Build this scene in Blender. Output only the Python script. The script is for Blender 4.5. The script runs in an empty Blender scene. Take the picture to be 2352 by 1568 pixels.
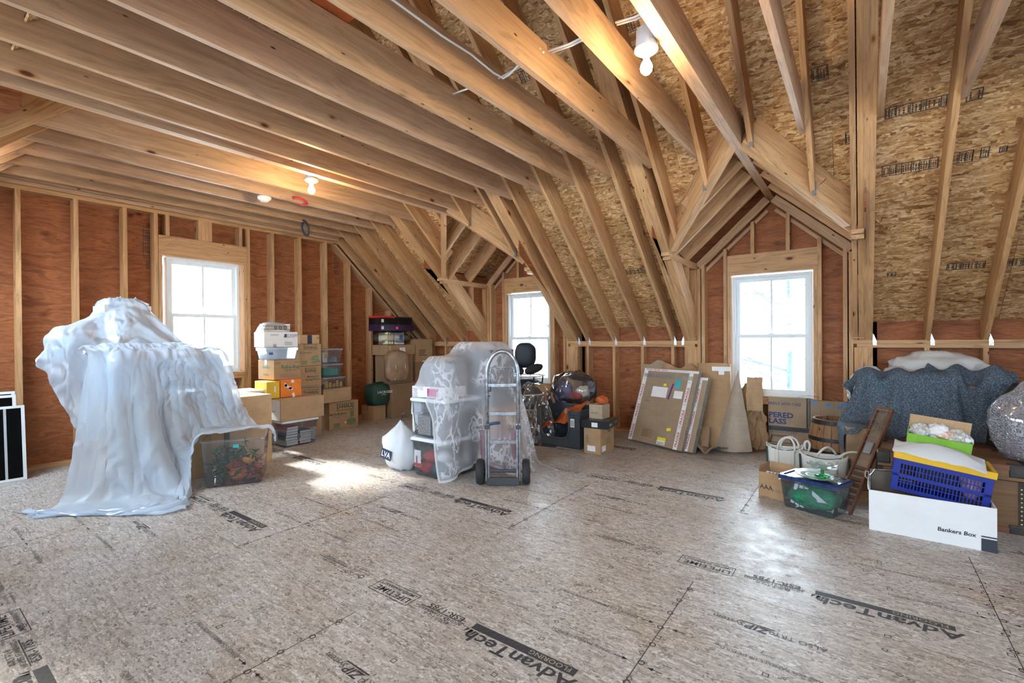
import bpy, bmesh, math, random
import numpy as np
from mathutils import Vector, Matrix
random.seed(7)
SC = bpy.context.scene
COL = SC.collection

# ------------------------------------------------------------------ camera
CAM_H = 1.2923
YAW, PITCH, ROLL, FPX = 0.6370, -0.0056, -0.0079, 1084.0
_F = Vector((-math.sin(YAW)*math.cos(PITCH), math.cos(YAW)*math.cos(PITCH), math.sin(PITCH)))
_R0 = Vector((math.cos(YAW), math.sin(YAW), 0)); _U0 = _R0.cross(_F)
_R = _R0*math.cos(ROLL) + _U0*math.sin(ROLL); _U = _U0*math.cos(ROLL) - _R0*math.sin(ROLL)
cam_d = bpy.data.cameras.new('camera'); cam = bpy.data.objects.new('camera', cam_d); COL.objects.link(cam)
cam_d.sensor_width = 36.0; cam_d.lens = 36.0*FPX/2352.0; cam_d.clip_start = 0.05; cam_d.clip_end = 300
M = Matrix(((_R.x, _U.x, -_F.x, 0), (_R.y, _U.y, -_F.y, 0), (_R.z, _U.z, -_F.z, CAM_H), (0, 0, 0, 1)))
cam.matrix_world = M
SC.camera = cam

# ------------------------------------------------------------------ world, sun, exposure
SKY_STRENGTH = 11.0
wd = bpy.data.worlds.new('overcast_sky'); SC.world = wd; wd.use_nodes = True
bg = wd.node_tree.nodes['Background']
bg.inputs['Color'].default_value = (0.74, 0.87, 1.0, 1); bg.inputs['Strength'].default_value = SKY_STRENGTH
sun_d = bpy.data.lights.new('sun', 'SUN'); sun = bpy.data.objects.new('sun', sun_d); COL.objects.link(sun)
sun_d.energy = 14.0; sun_d.angle = math.radians(7.0); sun_d.color = (1.0, 0.95, 0.86)
SUN_DIR = Vector((2.28, 0.14, -1.60)).normalized()
sun.rotation_euler = SUN_DIR.to_track_quat('-Z', 'Y').to_euler()
sun.location = (-9, 2, 4)
SC.view_settings.view_transform = 'Standard'; SC.view_settings.look = 'None'
SC.view_settings.gamma = 1.0; SC.view_settings.use_curve_mapping = False
SC.view_settings.exposure = 1.06
try:
    cy = SC.cycles
    cy.max_bounces = 10; cy.diffuse_bounces = 6; cy.glossy_bounces = 3; cy.transmission_bounces = 6
    cy.transparent_max_bounces = 16; cy.sample_clamp_indirect = 6.0; cy.caustics_reflective = False; cy.caustics_refractive = False
except Exception:
    pass
def portal(loc, sx, sy, direction):
    d = bpy.data.lights.new('window_portal', 'AREA'); o = bpy.data.objects.new('window_portal', d); COL.objects.link(o)
    d.shape = 'RECTANGLE'; d.size = sx; d.size_y = sy; d.cycles.is_portal = True
    o.location = loc; o.rotation_euler = Vector(direction).to_track_quat('-Z', 'Z').to_euler()

# ------------------------------------------------------------------ material tools
class NT:
    def __init__(s, name):
        s.m = bpy.data.materials.new(name); s.m.use_nodes = True
        s.t = s.m.node_tree; s.t.nodes.clear()
        s.out = s.t.nodes.new('ShaderNodeOutputMaterial')
    def n(s, typ, ins=None, **props):
        nd = s.t.nodes.new('ShaderNode' + typ)
        for k, v in props.items(): setattr(nd, k, v)
        for k, v in (ins or {}).items(): s.set(nd.inputs[k], v)
        return nd
    def set(s, sock, v):
        if isinstance(v, bpy.types.NodeSocket): s.t.links.new(v, sock)
        elif isinstance(v, bpy.types.Node): s.t.links.new(v.outputs[0], sock)
        else:
            if isinstance(v, (tuple, list)) and len(v) == 3 and sock.type == 'RGBA': v = (*v, 1)
            sock.default_value = v
    def math(s, op, a, b=0.0, c=0.0):
        nd = s.n('Math', operation=op)
        s.set(nd.inputs[0], a); s.set(nd.inputs[1], b); s.set(nd.inputs[2], c)
        return nd.outputs[0]
    def vmath(s, op, a, b=(0, 0, 0)):
        nd = s.n('VectorMath', operation=op); s.set(nd.inputs[0], a); s.set(nd.inputs[1], b)
        return nd.outputs[0]
    def mix(s, f, a, b, blend='MIX'):
        nd = s.n('Mix', data_type='RGBA', blend_type=blend)
        s.set(nd.inputs[0], f); s.set(nd.inputs[6], a); s.set(nd.inputs[7], b)
        return nd.outputs[2]
    def ramp(s, f, stops, interp='LINEAR'):
        nd = s.n('ValToRGB'); s.set(nd.inputs[0], f); r = nd.color_ramp; r.interpolation = interp
        while len(r.elements) < len(stops): r.elements.new(0.5)
        for e, (p, c) in zip(r.elements, stops):
            e.position = p; e.color = (*c, 1) if len(c) == 3 else c
        return nd.outputs[0]
    def obj(s): return s.n('TexCoord').outputs['Object']
    def rnd(s): return s.n('ObjectInfo').outputs['Random']
    def scaled(s, vec, sc):
        return s.vmath('MULTIPLY', vec, sc)
    def noise(s, vec, scale=5, detail=3, rough=.5, out=0):
        return s.n('TexNoise', {'Vector': vec, 'Scale': scale, 'Detail': detail, 'Roughness': rough}).outputs[out]
    def voro(s, vec, scale=5, feature='F1', out='Distance', rand=1.0):
        return s.n('TexVoronoi', {'Vector': vec, 'Scale': scale, 'Randomness': rand}, feature=feature).outputs[out]
    def bump(s, h, strength=.2, dist=.01):
        return s.n('Bump', {'Height': h, 'Strength': strength, 'Distance': dist}).outputs[0]
    def bsdf(s, color, rough=.6, normal=None, metal=0.0, spec=None, **kw):
        b = s.n('BsdfPrincipled', {'Base Color': color, 'Roughness': rough, 'Metallic': metal})
        if normal is not None: s.set(b.inputs['Normal'], normal)
        if spec is not None: s.set(b.inputs['Specular IOR Level'], spec)
        for k, v in kw.items(): s.set(b.inputs[k], v)
        return b.outputs[0]
    def done(s, shader):
        s.t.links.new(shader, s.out.inputs['Surface']); return s.m
MATS = {}
def srgb(r, g, b):
    f = lambda c: (c/255/12.92) if c/255 <= 0.04045 else ((c/255+0.055)/1.055)**2.4
    return (f(r), f(g), f(b))
def plain(name, col, rough=.6, metal=0.0, var=.12, scale=8.0, bump=0.0, spec=None):
    if name in MATS: return MATS[name]
    t = NT(name); c = t.obj()
    n = t.noise(c, scale, 4, .6)
    lo = tuple(x*(1-var) for x in col); hi = tuple(min(1, x*(1+var)) for x in col)
    colr = t.ramp(n, [(.3, lo), (.7, hi)])
    nm = t.bump(t.noise(c, scale*6, 3, .6), bump, .004) if bump else None
    MATS[name] = t.done(t.bsdf(colr, rough, nm, metal, spec)); return MATS[name]

def mat_lumber(name, tones, dark=.55, gloss=.55):
    """sawn softwood: the member's length is its own X axis"""
    t = NT(name); c = t.obj(); r = t.rnd()
    off = t.n('CombineXYZ', {'X': t.math('MULTIPLY', r, 37.0), 'Y': t.math('MULTIPLY', r, 11.0), 'Z': t.math('MULTIPLY', r, 23.0)}).outputs[0]
    p = t.vmath('ADD', c, off)
    warp = t.noise(t.scaled(p, (.9, 3, 3)), 1.0, 2, .5)
    g0 = t.vmath('ADD', t.scaled(p, (.7, 26, 26)), t.n('CombineXYZ', {'Y': t.math('MULTIPLY', warp, 7.0), 'Z': t.math('MULTIPLY', warp, 7.0)}).outputs[0])
    g = t.noise(g0, 1.6, 4, .62)
    fine = t.noise(t.scaled(p, (4, 160, 160)), 1.0, 2, .5)
    base = t.ramp(r, [(0, tones[0]), (.35, tones[1]), (.7, tones[2]), (1, tones[3])])
    k = t.ramp(g, [(.28, (dark,)*3), (.5, (.92,)*3), (.72, (1.12, 1.1, 1.05))])
    col = t.mix(1.0, base, k, 'MULTIPLY')
    col = t.mix(.35, col, t.ramp(fine, [(.3, (.72, .66, .58)), (.7, (1.08, 1.06, 1.02))]), 'MULTIPLY')
    bl = t.noise(t.scaled(p, (1.6, 4, 4)), 1.0, 3, .6)
    col = t.mix(t.ramp(bl, [(.55, (0, 0, 0)), (.8, (.55,)*3)]), col, t.mix(1.0, col, (.66, .58, .52), 'MULTIPLY'))
    kd = t.voro(t.scaled(p, (2.0, 4.2, 4.2)), 1.0)
    ks = t.voro(t.scaled(t.vmath('ADD', p, (3.3, 1.1, 5.7)), (3.4, 9.0, 9.0)), 1.0)
    ring = t.ramp(kd, [(.035, (.15, .07, .035)), (.055, (.30, .16, .08)), (.08, (.80, .70, .58)), (.13, (1, 1, 1))])
    col = t.mix(1.0, col, ring, 'MULTIPLY')
    col = t.mix(1.0, col, t.ramp(ks, [(.035, (.12, .07, .045)), (.075, (1, 1, 1))]), 'MULTIPLY')
    return t.done(t.bsdf(col, gloss, t.bump(fine, .12, .003), spec=.3))
LUM = mat_lumber('sawn_pine', [(.57, .325, .15), (.62, .365, .18), (.55, .32, .165), (.64, .40, .205)])
LUMJ = mat_lumber('weathered_joist_pine', [(.52, .33, .20), (.56, .34, .185), (.53, .35, .235), (.58, .36, .20)], .64)
LUMD = mat_lumber('old_dark_wood', [(.12, .055, .03), (.15, .07, .04), (.13, .06, .035), (.16, .08, .045)], .5, .5)

def mat_ply():
    t = NT('fir_plywood'); c = t.obj(); r = t.rnd()
    p = t.vmath('ADD', c, t.n('CombineXYZ', {'X': t.math('MULTIPLY', r, 31.0), 'Y': t.math('MULTIPLY', r, 17.0)}).outputs[0])
    w = t.noise(t.scaled(p, (1.4, 5, 1)), 1.0, 3, .55)
    g0 = t.vmath('ADD', t.scaled(p, (2.0, 22, 1)), t.n('CombineXYZ', {'Y': t.math('MULTIPLY', w, 9.0)}).outputs[0])
    g = t.noise(g0, 1.3, 4, .6)
    fine = t.noise(t.scaled(p, (14, 190, 1)), 1.0, 3, .6)
    base = t.ramp(r, [(0, (.33, .115, .044)), (.5, (.37, .135, .054)), (1, (.35, .14, .062))])
    col = t.mix(1.0, base, t.ramp(g, [(.25, (.50, .44, .42)), (.5, (.95,)*3), (.75, (1.35, 1.35, 1.3))]), 'MULTIPLY')
    col = t.mix(.7, col, t.ramp(fine, [(.34, (.58, .50, .46)), (.6, (1.1,)*3)]), 'MULTIPLY')
    fl = t.noise(t.scaled(p, (18, 95, 1)), 1.0, 2, .5)
    col = t.mix(t.ramp(fl, [(.68, (0, 0, 0)), (.74, (.75,)*3)]), col, (.035, .012, .008))
    kd = t.voro(t.scaled(p, (2.6, 3.6, 1)), 1.0)
    col = t.mix(1.0, col, t.ramp(kd, [(.03, (.3, .2, .18)), (.07, (.62, .5, .45)), (.16, (1, 1, 1))]), 'MULTIPLY')
    return t.done(t.bsdf(col, .62, t.bump(fine, .15, .002), spec=.25))
PLY = mat_ply()

def mat_osb():
    t = NT('strand_board'); c = t.obj()
    wv = t.n('TexNoise', {'Vector': c, 'Scale': 3.0, 'Detail': 2.0}).outputs['Color']
    def flakes(rot, sc, off):
        v = t.n('Mapping', {'Vector': t.vmath('ADD', t.vmath('ADD', c, off), t.scaled(wv, (.10, .10, .0))), 'Rotation': (0, 0, rot), 'Scale': sc}).outputs[0]
        vn = t.n('TexVoronoi', {'Vector': v, 'Scale': 1.0}, voronoi_dimensions='2D')
        return vn.outputs['Color'], vn.outputs['Distance']
    c1, d1 = flakes(-.22, (10, 50, 1), (0, 0, 0)); c2, d2 = flakes(.42, (12, 58, 1), (3.1, 1.7, 0)); c3, d3 = flakes(-.95, (9, 44, 1), (7.7, 5.3, 0))
    def g(x): return t.n('SeparateColor', {'Color': x}).outputs[0]
    st = [(0, (.27, .13, .05)), (.16, (.46, .255, .105)), (.5, (.63, .385, .175)), (.8, (.74, .50, .26)), (1, (.86, .66, .41))]
    a = t.ramp(g(c1), st); b = t.ramp(g(c2), st); d = t.ramp(g(c3), st)
    m1 = t.ramp(t.noise(c, 15, 2, .5), [(.47, (0, 0, 0)), (.53, (1, 1, 1))])
    m2 = t.ramp(t.noise(t.vmath('ADD', c, (9, 4, 0)), 12, 2, .5), [(.54, (0, 0, 0)), (.53, (1, 1, 1))])
    col = t.mix(m2, t.mix(m1, a, b), d)
    sh = t.ramp(t.noise(t.scaled(c, (30, 120, 1)), 1.0, 3, .6), [(.32, (.42, .34, .28)), (.5, (1, 1, 1)), (.75, (1.12,)*3)])
    col = t.mix(.75, col, sh, 'MULTIPLY')
    ed = t.n('TexVoronoi', {'Vector': t.n('Mapping', {'Vector': t.vmath('ADD', c, t.scaled(wv, (.10, .10, .0))), 'Rotation': (0, 0, -.22), 'Scale': (10, 50, 1)}).outputs[0], 'Scale': 1.0}, voronoi_dimensions='2D', feature='DISTANCE_TO_EDGE').outputs['Distance']
    col = t.mix(.6, col, t.ramp(ed, [(.0, (.45, .36, .30)), (.07, (1, 1, 1))]), 'MULTIPLY')
    big = t.noise(c, 2.2, 3, .5)
    col = t.mix(.7, col, t.ramp(big, [(.3, (.66, .60, .54)), (.7, (1.12, 1.1, 1.06))]), 'MULTIPLY')
    return t.done(t.bsdf(col, .55, t.bump(g(c1), .25, .003), spec=.3))
OSB = mat_osb()

def mat_floor():
    t = NT('subfloor_board'); c = t.obj(); r = t.rnd()
    def fl(rot, sc, off):
        v = t.n('Mapping', {'Vector': t.vmath('ADD', c, off), 'Rotation': (0, 0, rot), 'Scale': sc}).outputs[0]
        return t.n('SeparateColor', {'Color': t.n('TexVoronoi', {'Vector': v, 'Scale': 1.0}, voronoi_dimensions='2D').outputs['Color']}).outputs[0]
    a = fl(.3, (22, 95, 1), (0, 0, 0)); b = fl(-.6, (26, 110, 1), (3, 2, 0)); d = fl(1.2, (20, 80, 1), (7, 9, 0))
    st = [(0, (.20, .17, .147)), (.15, (.35, .31, .278)), (.5, (.45, .41, .382)), (.85, (.56, .52, .49)), (1, (.69, .655, .63))]
    m1 = t.ramp(t.noise(c, 60, 2), [(.47, (0, 0, 0)), (.53, (1, 1, 1))])
    m2 = t.ramp(t.noise(t.vmath('ADD', c, (5, 5, 0)), 50, 2), [(.5, (0, 0, 0)), (.56, (1, 1, 1))])
    col = t.mix(m2, t.mix(m1, t.ramp(a, st), t.ramp(b, st)), t.ramp(d, st))
    cr = t.noise(t.scaled(c, (60, 240, 1)), 1.0, 3, .65)
    col = t.mix(.85, col, t.ramp(cr, [(.30, (.25, .20, .17)), (.42, (.9,)*3), (.7, (1.1,)*3)]), 'MULTIPLY')
    sp = t.noise(t.vmath('ADD', t.scaled(c, (36, 110, 1)), (4, 4, 0)), 1.0, 2, .6)
    col = t.mix(t.ramp(sp, [(.66, (0, 0, 0)), (.71, (.8,)*3)]), col, (.06, .045, .04))
    dirt = t.noise(c, 1.3, 4, .6)
    col = t.mix(1.0, col, t.ramp(dirt, [(.25, (.84, .77, .69)), (.5, (1.0, .985, .97)), (.75, (1.12, 1.14, 1.18))]), 'MULTIPLY')
    stn = t.noise(t.vmath('ADD', c, (11, 3, 0)), .9, 3, .55)
    col = t.mix(1.0, col, t.ramp(stn, [(.55, (1, 1, 1)), (.72, (.86, .74, .58))]), 'MULTIPLY')
    rg = t.noise(c, 9, 3, .6)
    return t.done(t.bsdf(col, t.ramp(rg, [(.3, (.34,)*3), (.7, (.52,)*3)]), t.bump(a, .12, .002), spec=.45))
FLOORM = mat_floor()
INK = plain('black_print_ink', (.035, .035, .04), .6, var=.5, scale=60)
INKG = plain('faded_print_ink', (.10, .09, .085), .6, var=.5, scale=60)
STEEL = plain('galvanised_steel', (.55, .58, .60), .38, 1.0, .3, 40)
VINYL = plain('white_vinyl', (.72, .76, .78), .4, var=.03)
WHITE = plain('white_plastic', (.78, .79, .80), .35, var=.03)

def mat_glass_pane():
    t = NT('window_pane'); f = t.n('Fresnel', {'IOR': 1.45}).outputs[0]
    tr = t.n('BsdfTransparent', {'Color': (.96, .985, .99)}).outputs[0]; gl = t.n('BsdfGlossy', {'Roughness': .02}).outputs[0]
    return t.done(t.n('MixShader', {0: t.math('MULTIPLY', f, .8), 1: tr, 2: gl}).outputs[0])
PANE = mat_glass_pane()
def clear_plastic(name, tint=(.9, .93, .95), haze=.22, rough=.08, gloss=.9, hcol=None):
    """thin clear plastic: mostly see-through, a little milky, shiny"""
    if name in MATS: return MATS[name]
    t = NT(name); f = t.n('Fresnel', {'IOR': 1.5}).outputs[0]
    tr = t.n('BsdfTransparent', {'Color': tint}).outputs[0]
    hc = hcol or tint
    df = t.n('MixShader', {0: .5, 1: t.n('BsdfDiffuse', {'Color': hc}).outputs[0], 2: t.n('BsdfTranslucent', {'Color': hc}).outputs[0]}).outputs[0]
    n = t.noise(t.obj(), 6, 3, .6)
    body = t.n('MixShader', {0: t.math('MULTIPLY', t.math('ADD', n, .5), haze), 1: tr, 2: df}).outputs[0]
    gl = t.n('BsdfGlossy', {'Roughness': rough}).outputs[0]
    MATS[name] = t.done(t.n('MixShader', {0: t.math('MULTIPLY', f, gloss), 1: body, 2: gl}).outputs[0]); return MATS[name]
def sheet_mat(name, col, trans=.15, transl=.5, rough=.35, crinkle=0.0, gloss=.25):
    """translucent film or fabric"""
    if name in MATS: return MATS[name]
    t = NT(name); c = t.obj(); nm = t.bump(t.noise(c, 40, 3, .6), crinkle, .01) if crinkle else None
    def nn(b):
        if nm is not None: t.set(b.inputs['Normal'], nm)
        return b.outputs[0]
    df = nn(t.n('BsdfDiffuse', {'Color': col})); tl = nn(t.n('BsdfTranslucent', {'Color': col}))
    b = t.n('MixShader', {0: transl, 1: df, 2: tl}).outputs[0]
    b = t.n('MixShader', {0: trans, 1: b, 2: t.n('BsdfTransparent', {'Color': (1, 1, 1, 1)}).outputs[0]}).outputs[0]
    f = t.n('Fresnel', {'IOR': 1.45}).outputs[0]
    gl = nn(t.n('BsdfGlossy', {'Roughness': rough}))
    MATS[name] = t.done(t.n('MixShader', {0: t.math('MULTIPLY', f, gloss), 1: b, 2: gl}).outputs[0]); return MATS[name]
def emit(name, col, strength):
    t = NT(name); return t.done(t.n('Emission', {'Color': col, 'Strength': strength}).outputs[0])

# ------------------------------------------------------------------ mesh tools
def link(name, me, mat=None, parent=None, mw=None, smooth=False):
    o = bpy.data.objects.new(name, me); COL.objects.link(o)
    if mat is not None and not me.materials: me.materials.append(mat)
    if smooth: me.shade_smooth()
    if parent is not None:
        o.parent = parent
    if mw is not None: o.matrix_basis = mw
    return o
def empty(name, loc=(0, 0, 0), rz=0.0, label=None, cat=None, group=None, kind=None):
    o = bpy.data.objects.new(name, None); COL.objects.link(o); o.location = loc; o.rotation_euler = (0, 0, rz)
    o.empty_display_size = .1
    return tag(o, label, cat, group, kind)
def tag(o, label=None, cat=None, group=None, kind=None):
    if label: o['label'] = label
    if cat: o['category'] = cat
    if group: o['group'] = group
    if kind: o['kind'] = kind
    return o
class MB:
    def __init__(s): s.v = []; s.f = []
    def add(s, vs, fs):
        b = len(s.v); s.v += [tuple(v) for v in vs]; s.f += [tuple(b+i for i in f) for f in fs]; return s
    def box(s, lo, hi, mat=None):
        x0, y0, z0 = lo; x1, y1, z1 = hi
        vs = [(x0, y0, z0), (x1, y0, z0), (x1, y1, z0), (x0, y1, z0), (x0, y0, z1), (x1, y0, z1), (x1, y1, z1), (x0, y1, z1)]
        if mat is not None: vs = [mat @ Vector(v) for v in vs]
        return s.add(vs, [(0, 3, 2, 1), (4, 5, 6, 7), (0, 1, 5, 4), (1, 2, 6, 5), (2, 3, 7, 6), (3, 0, 4, 7)])
    def prism(s, poly, axis_vec):
        """poly: planar list of points, extruded by axis_vec"""
        n = len(poly); a = [Vector(p) for p in poly]; b = [p + Vector(axis_vec) for p in a]
        return s.add(a + b, [tuple(range(n))[::-1], tuple(range(n, 2*n))] + [(i, (i+1) % n, n+(i+1) % n, n+i) for i in range(n)])
    def tube(s, pts, r, n=8, closed=False, caps=True):
        pts = [Vector(p) for p in pts]; m = len(pts); rr = r if isinstance(r, (list, tuple)) else [r]*m
        rings = []; up = None
        for i, p in enumerate(pts):
            a = pts[(i-1) % m] if (i > 0 or closed) else p; b = pts[(i+1) % m] if (i < m-1 or closed) else p
            d = (b-a); d = d.normalized() if d.length > 1e-9 else Vector((0, 0, 1))
            if up is None: up = Vector((0, 0, 1)) if abs(d.z) < .9 else Vector((1, 0, 0))
            x = up.cross(d)
            if x.length < 1e-6: x = Vector((1, 0, 0)).cross(d)
            x.normalize(); y = d.cross(x); up = y
            rings.append([p + x*math.cos(t)*rr[i] + y*math.sin(t)*rr[i] for t in [2*math.pi*k/n for k in range(n)]])
        b0 = len(s.v); s.v += [tuple(v) for ring in rings for v in ring]
        for i in range(m if closed else m-1):
            j = (i+1) % m
            for k in range(n): s.f.append((b0+i*n+k, b0+i*n+(k+1) % n, b0+j*n+(k+1) % n, b0+j*n+k))
        if not closed and caps:
            s.f.append(tuple(b0+k for k in range(n))[::-1]); s.f.append(tuple(b0+(m-1)*n+k for k in range(n)))
        return s
    def lathe(s, prof, n=24, origin=(0, 0, 0), a0=0, a1=2*math.pi):
        full = abs(a1-a0-2*math.pi) < 1e-6; cnt = n if full else n+1; b0 = len(s.v); ox, oy, oz = origin
        for r, z in prof:
            for k in range(cnt):
                t = a0+(a1-a0)*k/n; s.v.append((ox+r*math.cos(t), oy+r*math.sin(t), oz+z))
        for i in range(len(prof)-1):
            for k in range(n):
                k2 = (k+1) % cnt
                s.f.append((b0+i*cnt+k, b0+i*cnt+k2, b0+(i+1)*cnt+k2, b0+(i+1)*cnt+k))
        return s
    def grid(s, P):
        """P[i][j] points"""
        b0 = len(s.v); ni = len(P); nj = len(P[0])
        for row in P: s.v += [tuple(p) for p in row]
        for i in range(ni-1):
            for j in range(nj-1): s.f.append((b0+i*nj+j, b0+(i+1)*nj+j, b0+(i+1)*nj+j+1, b0+i*nj+j+1))
        return s
    def mesh(s, name='mesh'):
        me = bpy.data.meshes.new(name); me.from_pydata([tuple(v) for v in s.v], [], s.f); me.validate(); me.update(); return me
    def obj(s, name, mat, parent=None, mw=None, smooth=False, bevel=0.0):
        o = link(name, s.mesh(name), mat, parent, mw, smooth)
        if bevel: bev(o, bevel)
        return o
def bev(o, w, seg=2):
    m = o.modifiers.new('bevel', 'BEVEL'); m.width = w; m.segments = seg; m.limit_method = 'ANGLE'; m.angle_limit = math.radians(40)
    return o
def solid(o, th, off=0.0):
    m = o.modifiers.new('solid', 'SOLIDIFY'); m.thickness = th; m.offset = off; return o
def subs(o, lv=1):
    m = o.modifiers.new('sub', 'SUBSURF'); m.levels = lv; m.render_levels = lv; return o
def beam(name, p0, p1, w, d, parent, mat=LUM, up=(0, 0, 1), oy=0.0, oz=0.0):
    """sawn member from p0 to p1; local X = length, Y = width w, Z = depth d toward 'up'; (oy, oz) shift of the section centre"""
    p0 = Vector(p0); p1 = Vector(p1); x = (p1-p0); L = x.length; x.normalize(); y = Vector(up).cross(x).normalized(); z = x.cross(y)
    mb = MB().box((0, -w/2+oy, -d/2+oz), (L, w/2+oy, d/2+oz))
    mw = Matrix(((x.x, y.x, z.x, p0.x), (x.y, y.y, z.y, p0.y), (x.z, y.z, z.z, p0.z), (0, 0, 0, 1)))
    return mb.obj(name, mat, parent, mw)
def bbox(name, lo, hi, parent, mat=LUM, axis=None):
    """axis-aligned member with its grain along the longest side"""
    dx = [hi[i]-lo[i] for i in range(3)]; a = dx.index(max(dx)) if axis is None else axis
    c = [(hi[i]+lo[i])/2 for i in range(3)]; p0 = list(c); p1 = list(c); p0[a] = lo[a]; p1[a] = hi[a]
    if a == 2: up = (0, 1, 0); w = dx[0]; d = dx[1]
    elif a == 0: up = (0, 0, 1); w = dx[1]; d = dx[2]
    else: up = (0, 0, 1); w = dx[0]; d = dx[2]
    return beam(name, p0, p1, w, d, parent, mat, up)
def sheet(name, poly, normal, udir, th, mat, parent):
    """flat board from a polygon in world space; local X = udir, Z = normal (thickness goes along +normal)"""
    n = Vector(normal).normalized(); u = Vector(udir); u = (u - n*u.dot(n)).normalized(); v = n.cross(u); o = Vector(poly[0])
    loc = [((Vector(p)-o).dot(u), (Vector(p)-o).dot(v), 0) for p in poly]
    ar = sum(loc[i][0]*loc[(i+1) % len(loc)][1]-loc[(i+1) % len(loc)][0]*loc[i][1] for i in range(len(loc)))
    if ar < 0: loc = loc[::-1]
    mw = Matrix(((u.x, v.x, n.x, o.x), (u.y, v.y, n.y, o.y), (u.z, v.z, n.z, o.z), (0, 0, 0, 1)))
    return MB().prism(loc, (0, 0, th)).obj(name, mat, parent, mw)
def clip(poly, a, b, c):
    """keep a*x+b*y<=c of a 2D polygon"""
    out = []
    for i in range(len(poly)):
        p = poly[i]; q = poly[(i+1) % len(poly)]; dp = a*p[0]+b*p[1]-c; dq = a*q[0]+b*q[1]-c
        if dp <= 1e-9: out.append(p)
        if dp*dq < -1e-14:
            t = dp/(dp-dq); out.append((p[0]+(q[0]-p[0])*t, p[1]+(q[1]-p[1])*t))
    return out
def clip_rect(poly, x0, x1, y0, y1):
    for a, b, c in ((-1, 0, -x0), (1, 0, x1), (0, -1, -y0), (0, 1, y1)):
        poly = clip(poly, a, b, c)
        if len(poly) < 3: return []
    return poly
_TXT = {}
def text(body, size, origin, xdir, normal, mat, parent, name='printed_lettering', bold=0.0, shear=0.0, align='LEFT', lift=.0012, squash=1.0, spacing=1.0):
    """flat print: origin = anchor point in parent space, xdir = reading direction, normal = facing"""
    key = (body, bold, shear, align, spacing)
    if key not in _TXT:
        cu = bpy.data.curves.new('lettering', 'FONT'); cu.body = body; cu.size = 1.0; cu.align_x = align; cu.align_y = 'BOTTOM_BASELINE'
        cu.offset = bold; cu.shear = shear; cu.resolution_u = 2; cu.space_character = spacing
        tmp = bpy.data.objects.new('lettering', cu); COL.objects.link(tmp)
        dg = bpy.context.evaluated_depsgraph_get(); me = bpy.data.meshes.new_from_object(tmp.evaluated_get(dg))
        bpy.data.objects.remove(tmp); bpy.data.curves.remove(cu); me.materials.clear(); _TXT[key] = me
    me = _TXT[key].copy()
    me.materials.append(mat)
    n = Vector(normal).normalized(); x = Vector(xdir); x = (x-n*x.dot(n)).normalized(); y = n.cross(x); o = Vector(origin)+n*lift
    mw = Matrix(((x.x*size, y.x*size*squash, n.x, o.x), (x.y*size, y.y*size*squash, n.y, o.y), (x.z*size, y.z*size*squash, n.z, o.z), (0, 0, 0, 1)))
    ob = bpy.data.objects.new(name, me); COL.objects.link(ob); ob.parent = parent; ob.matrix_basis = mw
    return ob
def quad(name, center, xdir, normal, w, h, mat, parent, lift=.001, th=.0006):
    """small flat label or print patch lying on a surface"""
    n = Vector(normal).normalized(); x = Vector(xdir); x = (x-n*x.dot(n)).normalized(); y = n.cross(x); o = Vector(center)+n*lift
    mw = Matrix(((x.x, y.x, n.x, o.x), (x.y, y.y, n.y, o.y), (x.z, y.z, n.z, o.z), (0, 0, 0, 1)))
    return MB().box((-w/2, -h/2, 0), (w/2, h/2, th)).obj(name, mat, parent, mw)
# ================================================================== STRUCTURE
S = 0.9167; YK = 6.12; ZK = 1.25; ZJ = 2.885; YB = -1.07; YR = (YK+YB)/2; XG = -6.68; XE = 4.4
TJ = 0.038; DJ = 0.235; DV = DJ*math.sqrt(1+S*S); WT = 0.14       # ply, depth, vertical roof depth, stud depth
ZR = ZK + S*(YK-YR)
def zf(y): return ZK + S*(YK-y) if y >= YR else ZK + S*(y-YB)
ceiling = empty('ceiling', kind='structure'); wall_back = empty('wall_back', kind='structure'); wall_left = empty('wall_left', kind='structure')
wall_right = empty('wall_right', kind='structure'); wall_front = empty('wall_front', kind='structure'); floor = empty('floor', kind='structure')

# ---- floor: tongue-and-groove subfloor boards
ROW0 = 0.128; PW = 1.2192; PL = 2.4384; XS = -0.7184
for k in range(-1, 6):
    y0 = ROW0 + PW*k; y1 = min(y0+PW, 6.3); y0 = max(y0, -1.25)
    x = XS + (0 if k % 2 else -PW) - 4*PL
    while x < XE+.1:
        a = max(x, XG-.15); b = min(x+PL, XE+.1)
        if b-a > .05:
            o = MB().box((a-x+.0012, .0008, -.022), (b-x-.0012, y1-y0-.0008, 0)).obj('floor_panel', FLOORM, floor, Matrix.Translation((x, y0, 0)))
        x += PL
MB().box((XG-.2, -1.3, -.06), (XE+.15, 6.35, -.024)).obj('floor_light_seal', plain('joint_shadow_board', (.06, .05, .04), .9), floor)  # dark base added under the panels to keep light from leaking in
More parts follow.
